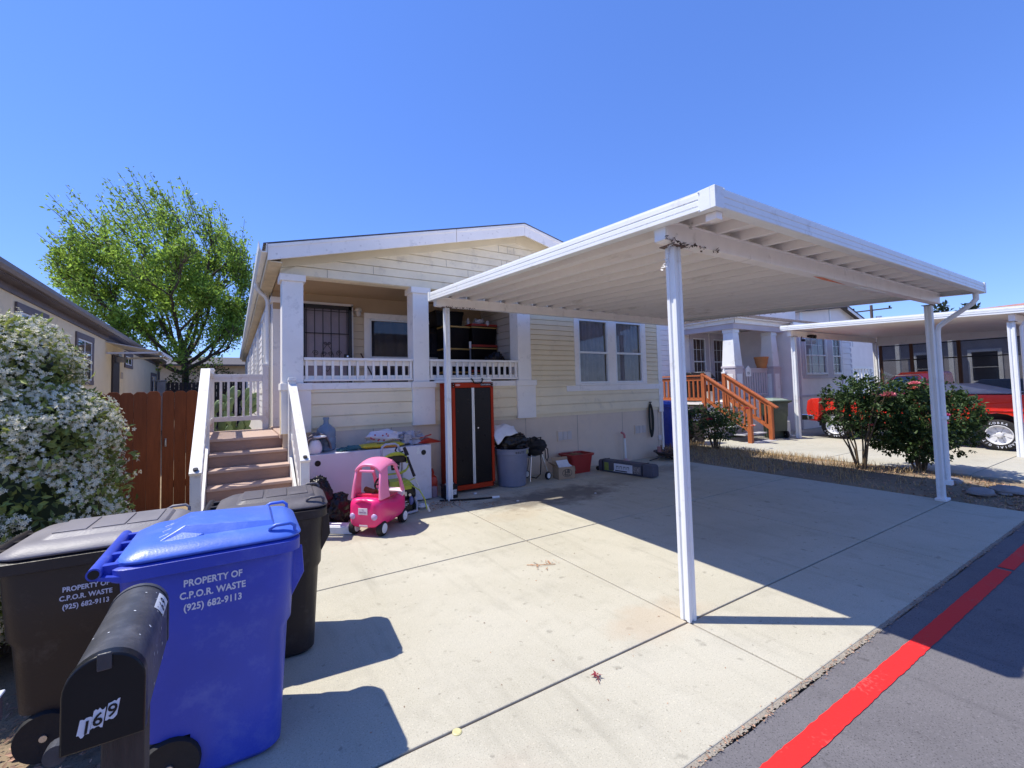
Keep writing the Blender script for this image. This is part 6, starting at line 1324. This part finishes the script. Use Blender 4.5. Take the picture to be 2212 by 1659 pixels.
    m = MB(); m.cyl((7.5, 5.9, .10), (7.15, 5.98, .03), .012, n=8); m.build('handle', BLACKM, t); m = MB(); m.cyl((7.72, 6.0, .08), (7.72, 5.85, 0), .012, n=8); m.cyl((7.72, 6.0, .08), (7.85, 6.15, 0), .012, n=8); m.build('leg', BLACKM, t); m = MB(); q = random.Random(2)
    for k in range(12): a = Vector((7.72+q.gauss(0, .1), 6.0+q.gauss(0, .09), .13+q.random()*.06)); m.cyl(a, a+rdir(q)*.14, .013, n=6)
    m.build('scrap_wood', mat('scrap_wood', (.22, .13, .08), .8, .4, 10), t); m = MB(); m.cyl((7.6, 6.1, .12), (7.6, 6.1, .26), .04, .045, 14); m.build('can', mat('pink_can', (.5, .25, .24), .5), t)
    m = MB(); m.box(7.93, 6.365, .34, 8.02, 6.392, .44); tag(m.build('wall_socket', mat('white_enamel2', (.70, .66, .66), .4), bevel=.005), 'small white socket box low on the skirting at the corner', 'socket')
    # garden hose on the ground
    m = MB(); m.tube([(2.45, 5.64, .014), (2.62, 5.55, .014), (2.8, 5.47, .014), (3.0, 5.40, .014), (3.13, 5.365, .014)], .013, 7); h = thing('ground_hose', 'dark hose with white nozzle lying before the red cabinet', 'hose', (2.8, 5.5, 0)); m.build('tube', BLACKP, h, smooth=60); m = MB(); m.cyl((3.13, 5.365, .016), (3.23, 5.335, .016), .017, n=10); m.build('nozzle', WHITE, h, smooth=50)
    q = random.Random(12)
    for (x, y, s_, lb) in ((3.05, 5.72, .03, 'pale rounded pebble in front of the red cabinet'), (3.33, 5.02, .022, 'white flat pebble at the rear edge of the shadow'), (4.48, 4.73, .018, 'small white pebble on the shaded driveway middle'), (3.3, 1.6, .0, '')):
        if s_: m = MB(); m.blob((x, y, s_*.4), (s_, s_*.8, s_*.5), int(x*10), .3, 2, 8, 10); tag(m.build('pebble', mat('white_pebble', (.62, .60, .58), .7), smooth=60), lb, 'pebble')

def toy():
    t = thing('toy_car', 'pink plastic ride on toy car with pale pink roof', 'toy car', (1.43, 5.0, 0), R(44))
    HP = mat('hot_pink_plastic', (.80, .022, .18), .32, .04, 3, coat=.2); PP = mat('pale_pink_plastic', (.85, .24, .42), .35, .05, 3, coat=.2); WP = mat('white_pink_plastic', (.80, .62, .68), .4, .05, 3); LV = mat('lavender_plastic', (.50, .36, .62), .3)
    # lower body: loft along x of cross sections
    def sec(x, hw, zb, zt):
        n = 24; out = []
        for k in range(n):
            a = 2*math.pi*k/n; c_, s_ = math.cos(a), math.sin(a); e = .45
            out.append((x, hw*math.copysign(abs(c_)**e, c_), (zb+zt)/2+(zt-zb)/2*math.copysign(abs(s_)**e, s_)))
        return out
    m = MB(); m.loft([sec(-.335, .12, .13, .34), sec(-.32, .165, .10, .385), sec(-.28, .19, .09, .40), (sec(-.20, .20, .085, .395)), sec(-.10, .20, .085, .365), sec(0, .20, .08, .335), sec(.10, .20, .085, .325), sec(.20, .20, .09, .35), sec(.27, .185, .10, .36), sec(.31, .15, .13, .34)]); m.build('body', HP, t, local=True, smooth=60)
    m = MB(); m.box(-.20, -.155, .36, .16, .155, .372); m.loft([[(-.24, -.15, .30), (-.14, -.15, .30), (-.14, .15, .30), (-.24, .15, .30)], [(-.24, -.14, .43), (-.18, -.14, .43), (-.18, .14, .43), (-.24, .14, .43)]]); m.build('seat', mat('red_pink_plastic', (.70, .03, .10), .4), t, local=True, bevel=.01)
    for sg in (-1, 1):
        # rear pillar (wide), front pillar (thin)
        m = MB(); m.loft([[(-.285, sg*.185, .38), (-.10, sg*.195, .38), (-.10, sg*.165, .385), (-.285, sg*.15, .38)], [(-.265, sg*.175, .52), (-.115, sg*.185, .52), (-.115, sg*.155, .52), (-.265, sg*.145, .52)], [(-.23, sg*.16, .68), (-.11, sg*.175, .69), (-.11, sg*.145, .69), (-.23, sg*.13, .68)], [(-.17, sg*.145, .735), (-.06, sg*.15, .745), (-.06, sg*.12, .745), (-.17, sg*.115, .735)]]); m.build('pillar', PP, t, local=True, smooth=50, bevel=.008)
        m = MB(); m.loft([[(.22, sg*.185, .36), (.285, sg*.18, .37), (.285, sg*.155, .37), (.22, sg*.155, .36)], [(.17, sg*.178, .52), (.215, sg*.175, .52), (.215, sg*.150, .52), (.17, sg*.150, .52)], [(.06, sg*.165, .70), (.105, sg*.16, .715), (.105, sg*.135, .715), (.06, sg*.14, .70)], [(.0, sg*.15, .745), (.05, sg*.145, .76), (.05, sg*.12, .76), (.0, sg*.12, .745)]]); m.build('pillar', PP, t, local=True, smooth=50, bevel=.006)
    def roof(u, v):
        x = -.245+.40*u; yy = (v*2-1); y = .182*yy*(1-.10*abs(2*u-1)**2); z = .715+.095*math.sin(math.pi*(.16+.76*u))**.8-.075*abs(yy)**2.6-.02*(1-u); return (x, y, z)
    m = MB(); m.grid(roof, 16, 16); o = m.build('roof', PP, t, local=True, smooth=60); k = o.modifiers.new('thick', 'SOLIDIFY'); k.thickness = .028; k.offset = -1; b_ = o.modifiers.new('bevel', 'BEVEL'); b_.width = .008; b_.segments = 2
    m = MB(); m.box(-.262, -.09, .665, -.235, .09, .69); m.build('roof_lip', PP, t, local=True, bevel=.008)
    m = MB(); m.loft([sec(.19, .192, .30, .375), sec(.27, .185, .295, .395), sec(.325, .155, .295, .38), sec(.335, .10, .31, .36)]); m.build('bonnet', WP, t, local=True, smooth=60)
    m = MB(); m.tube([(.06+.03*math.sin(a), .085*math.cos(a), .47+.075*math.sin(a)) for a in [i*.2618 for i in range(24)]], .012, 8, closed=True); m.cyl((.06, 0, .47), (.14, 0, .40), .014, n=8); m.tube([(.06, -.08, .47), (.06, .08, .47)], .009, 6); m.build('steering_wheel', BLACKP, t, local=True, smooth=60)
    for x in (-.24, .24):
        for sg in (-1, 1):
            mx = frame_mx((x, sg*.165, .078), (1, 0, 0), (0, 0, 1))
            m = MB(); m.lathe([(.0, -.035), (.06, -.035), (.075, -.028), (.078, -.01), (.078, .01), (.075, .028), (.06, .035), (0, .035)], (0, 0, 0), 28, mx); w_ = m.build('wheel', RUBBER, t, local=True, smooth=40)
            m = MB()
            for s2 in (-1, 1): m.lathe([(.0, s2*.042), (.012, s2*.042), (.014, s2*.038), (.05, s2*.040), (.053, s2*.0345)], (0, 0, 0), 24, mx)
            m.build('hub', mat('white_hub', (.72, .72, .78), .4), w_, local=True, smooth=40)
    for sg in (-1, 1): m = MB(); m.lathe([(.034, 0), (.034, .012), (.025, .02), (0, .022)], (0, 0, 0), 20, frame_mx((-.322, sg*.128, .215), (0, -1, 0), (0, 0, 1)) ); m.build('tail_light', LV, t, local=True, smooth=50)
    m = MB(); m.tube([(-.332+.03*abs(math.cos(a))**3, .115*math.cos(a), .30+.085*math.sin(a)) for a in [math.pi*i/14 for i in range(15)]], .014, 8); m.build('boot_moulding', HP, t, local=True, smooth=60)
    m = MB(); m.box(-.343, -.055, .235, -.338, .055, .305); pl = m.build('number_plate', mat('plate_white', (.72, .62, .70), .4), t, local=True, bevel=.003); m = MB(); v, f = text_mesh('PRINCESS', .020, .015, .0004, 0, 'CENTER'); m.raw(v, f, frame_mx((-.3445, 0, .255), (0, -1, 0), (0, 0, 1))); v, f = text_mesh('THE', .012, .01, .0004, 0, 'CENTER'); m.raw(v, f, frame_mx((-.3445, 0, .284), (0, -1, 0), (0, 0, 1))); m.build('plate_lettering', mat('purple_print', (.20, .06, .25), .5), pl, local=True)
    m = MB(); m.box(-.335, -.05, .11, -.318, .05, .135); m.build('tow_slot', WP, t, local=True, bevel=.004)
    m = MB(); m.cyl((-.16, -.04, .43), (-.14, .09, .46), .03, n=10); m.blob((-.13, .02, .42), (.06, .08, .04), 3, .4, 3, 8, 12)
    tag(m.build('soft_toy', mat('brown_plush', (.25, .10, .03), .9, .3, 12), None), 'small brown toy lying on the seat of the pink car', 'toy'); o = bpy.data.objects['soft_toy']; o.matrix_world = WMX[t.name]

def washer():
    t = thing('pressure_washer', 'lime green pressure washer with coiled hose behind the toy car', 'pressure washer', (1.82, 5.42, 0)); LG = mat('lime_plastic', (.40, .48, .035), .4, .08, 4); LH = mat('lime_hose', (.38, .46, .06), .5, .1); GF = mat('grey_frame_paint', (.42, .42, .48), .4, .05)
    m = MB(); m.tube([(1.60, 5.50, .06), (1.605, 5.50, .78), (1.62, 5.50, .84), (1.66, 5.50, .865), (1.78, 5.50, .865), (1.82, 5.50, .845), (1.87, 5.50, .70), (1.875, 5.50, .2)], .016, 10); m.tube([(1.875, 5.5, .28), (1.98, 5.40, .25), (2.01, 5.34, .10), (1.99, 5.30, .03), (1.86, 5.28, .025), (1.64, 5.30, .025), (1.60, 5.5, .03)], .016, 10); m.build('frame', GF, t, smooth=50)
    m = MB(); m.prism([(1.60, 5.46, .63), (1.90, 5.46, .63), (1.93, 5.46, .67), (1.88, 5.46, .71), (1.74, 5.46, .725), (1.60, 5.46, .69)], (0, -.05, 0)); m.prism([(1.70, 5.41, .55), (1.80, 5.41, .55), (1.81, 5.41, .64), (1.69, 5.41, .64)], (0, -.03, 0)); m.build('panel', BLACKP, t, bevel=.008)
    m = MB()
    for k in range(4): m.cyl((1.72+k*.022, 5.38, .59+.012*(k % 2)), (1.72+k*.022, 5.365, .59+.012*(k % 2)), .007, n=8)
    m.build('nozzle_tip', mat('pale_tips', (.65, .62, .55), .4), t)
    m = MB()
    for k in range(4):
        a0, r1, r2 = 0, .185-.008*k, .075+.006*k; pts = [(1.745+r1*math.cos(a), 5.42-.012*k+.02*math.sin(a*2), .66+r2*math.sin(a)+.004*k) for a in [i*.2618-.5 for i in range(18)]]
        m.tube(pts, .011, 7)
    m.tube([(1.93, 5.40, .60), (1.90, 5.40, .54), (1.80, 5.42, .50), (1.66, 5.42, .50)], .011, 7); m.tube([(1.93, 5.42, .57), (1.89, 5.42, .52), (1.80, 5.43, .48)], .011, 7)
    m.tube([(1.97, 5.30, .44), (1.86, 5.28, .41), (1.76, 5.26, .37)], .008, 6); m.tube([(1.76, 5.26, .37), (1.90, 5.25, .37), (2.0, 5.22, .30), (2.06, 5.2, .18), (2.08, 5.19, .06)], .008, 6); m.build('hose', LH, t, smooth=60)
    m = MB(); m.tube([(1.87, 5.40, .82), (1.89, 5.40, .77), (1.90, 5.38, .72)], [.020, .024, .028], 8); m.tube([(1.78, 5.42, .83), (1.76, 5.42, .79), (1.79, 5.42, .75), (1.86, 5.41, .77)], .010, 6); m.tube([(1.905, 5.38, .70), (1.925, 5.34, .60), (1.965, 5.30, .46)], [.014, .018, .020], 8); m.build('gun', BLACKP, t, smooth=50)
    m = MB(); m.tube([(1.965, 5.30, .46), (2.11, 5.21, .05)], .008, 8); m.build('lance', STEEL, t); m = MB(); m.cyl((2.095, 5.22, .09), (2.12, 5.205, .02), .016, .018, 10); m.build('lance_tip', mat('pale_tips', (.65, .62, .55)), t)
    m = MB(); m.loft([rrect(.15, .12, .04, 4, .31, 1.79, 5.42), rrect(.155, .125, .04, 4, .37, 1.79, 5.42), rrect(.12, .10, .04, 4, .42, 1.78, 5.42)]); m.build('engine_cover', LG, t, smooth=35)
    m = MB(); m.box(1.68, 5.33, .10, 1.95, 5.52, .31); m.cyl((1.93, 5.44, .24), (2.0, 5.44, .24), .095, n=20); m.box(1.72, 5.31, .22, 1.84, 5.33, .28); m.build('engine', BLACKP, t, bevel=.01)
    m = MB(); m.box(1.76, 5.288, .23, 1.86, 5.309, .285); m.cyl((1.90, 5.31, .24), (1.90, 5.29, .24), .02, n=10); m.build('metal_part', mat('cast_metal', (.5, .47, .44), .4, .1, metal=.4), t, bevel=.004)
    m = MB(); m.box(1.72, 5.284, .05, 1.93, 5.31, .19); bx_ = m.build('tank', BLACKP, t, bevel=.01)
    m = MB()
    for k in range(5): m.box(1.76, 5.281, .10+k*.017, 1.76+.08+.02*(k % 3), 5.2836, .106+k*.017)
    m.build('printed_lines', LETTER, bx_)
    m = MB(); m.blob((1.915, 5.29, .17), (.03, .02, .055), 3, .1); m.build('detergent_bottle', mat('blue_bottle', (.08, .10, .30), .3), t, smooth=60)
    for x in (1.66, 1.97): m = MB(); m.cyl((x, 5.50, .11), (x+.045, 5.50, .11), .11, n=24); m.build('wheel', RUBBER, t, bevel=.01)
    m = MB(); m.blob((2.13, 5.47, .03), (.08, .05, .03), 5, .5, 3, 10, 14, .003); tag(m.build('white_rag', mat('white_cloth', (.72, .72, .74)), smooth=60), 'crumpled white rag on the ground by the pressure washer lance', 'rag')
    m = MB(); m.blob((2.03, 5.53, .03), (.07, .06, .035), 9, .4, 3, 10, 14, .003); tag(m.build('green_rag', mat('dark_green_cloth', (.03, .08, .05), .9), smooth=60), 'dark green rag on the ground beside the washer frame', 'rag')
clutter()

# ------------------------------------------------------------------ things on the porch
def porch_things():
    BT = mat('black_tote', (.007, .005, .005), .5, .1, 4, spec=.15); YEL = mat('yellow_lid', (.55, .33, .09), .5, .1); RL = mat('red_lid', (.36, .03, .018), .45, .1)
    grp = 'storage totes stacked on the porch'
    def tote(xc, yc, z0, h, lidm, label, w_=.27, d_=.20):
        t = thing('storage_tote', label, 'storage tote', (xc, yc, z0), 0, grp)
        m = MB(); m.loft([rrect(w_*.88, d_*.88, .03, 3, z0, xc, yc), rrect(w_*.97, d_*.97, .03, 3, z0+h-.04, xc, yc)]); m.build('body', BT, t, smooth=35)
        if lidm is RL or lidm is BT:
            m = MB(); m.loft([rrect(w_, d_, .03, 3, z0+h-.045, xc, yc), rrect(w_, d_, .03, 3, z0+h-.005, xc, yc), rrect(w_*.94, d_*.94, .03, 3, z0+h-.001, xc, yc)]); m.build('lid', lidm, t, smooth=35)
        if lidm is not BT:
            m = MB(); m.loft([rrect(w_*.99, d_*.99, .03, 3, z0+h-.085 if lidm is RL else z0+h-.03, xc, yc), rrect(w_*.99, d_*.99, .03, 3, z0+h-.065 if lidm is RL else z0+h-.004, xc, yc)]); m.build('lid_rim' if lidm is RL else 'lid', YEL, t, smooth=35)
    y = 7.50
    names = ['bottom', 'second lowest', 'third lowest', 'top']
    for k, (z, h) in enumerate(((1.003, .46), (1.466, .41), (1.88, .43), (2.313, .415))): tote(3.60, y, z, h, YEL, f'black storage tote with yellow rim, {names[k]} of the left porch stack')
    tote(3.50, 7.62, 2.731, .29, BT, 'all black storage tote on top of the left porch stack', .30, .2)
    for k, (z, h) in enumerate(((1.003, .46), (1.466, .44), (1.909, .48), (2.392, .40))): tote(4.17, y, z, h, RL, f'black storage tote with red lid, {names[k]} of the right porch stack', .29, .22)
    m = MB(); q = random.Random(5)
    for k in range(7): x = 3.98+q.uniform(-.08, .26); m.lathe([(.03, 0), (.032, .07), (.02, .10), (.012, .12), (0, .12)], (x, 7.42+q.uniform(0, .12), 2.796), 12)
    m.blob((4.12, 7.42, 2.84), (.12, .08, .06), 4, .5, 3, 10, 14); m.blob((4.24, 7.30, 2.80), (.04, .03, .06), 6, .4, 3, 8, 10); tag(m.build('bottle_pile', mat('clear_bottles', (.50, .48, .52), .2, .3, 14), smooth=50), 'pile of pale plastic bottles and bags on the right tote stack', 'bottles')
    t = thing('snow_brush', 'grey pole with white grip standing before the tote stacks', 'brush', (3.80, 7.2, 1.0)); m = MB(); m.cyl((3.80, 7.2, 1.001), (3.80, 7.2, 2.30), .014, n=10); m.build('pole', mat('grey_pole', (.16, .17, .20), .5), t); m = MB(); m.cyl((3.80, 7.2, 2.30), (3.80, 7.2, 2.43), .022, n=12); m.build('grip', WHITE, t, smooth=50, bevel=.006)
    m = MB(); m.blob((4.22, 7.0, 1.62), (.26, .20, .60), 14, .18, 2, 40, 50, 1.004, .20); tag(m.build('rubbish_bag', BAG, smooth=50), 'large black rubbish bag on the porch before the right totes', 'rubbish bag')
    t = thing('broom', 'broom with dark handle leaning across below the porch window', 'broom', (2.2, 7.8, 1.0)); m = MB(); m.cyl((1.95, 7.88, 2.22), (2.42, 7.62, 1.15), .013, n=8); m.build('handle', mat('dark_stick', (.05, .025, .02), .5), t); m = MB(); m.bar((2.36, 7.55, 1.12), (2.50, 7.68, 1.12), .05, .06); m.bar((2.34, 7.53, 1.05), (2.52, 7.70, 1.05), .07, .09); m.build('head', mat('bristle', (.2, .15, .08), .9), t)
    m = MB(); m.box(1.85, 7.2, 1.003, 2.35, 7.5, 1.55); tag(m.build('porch_crate', BLACKP, bevel=.02), 'black crate on the porch floor below the window', 'crate')
porch_things()
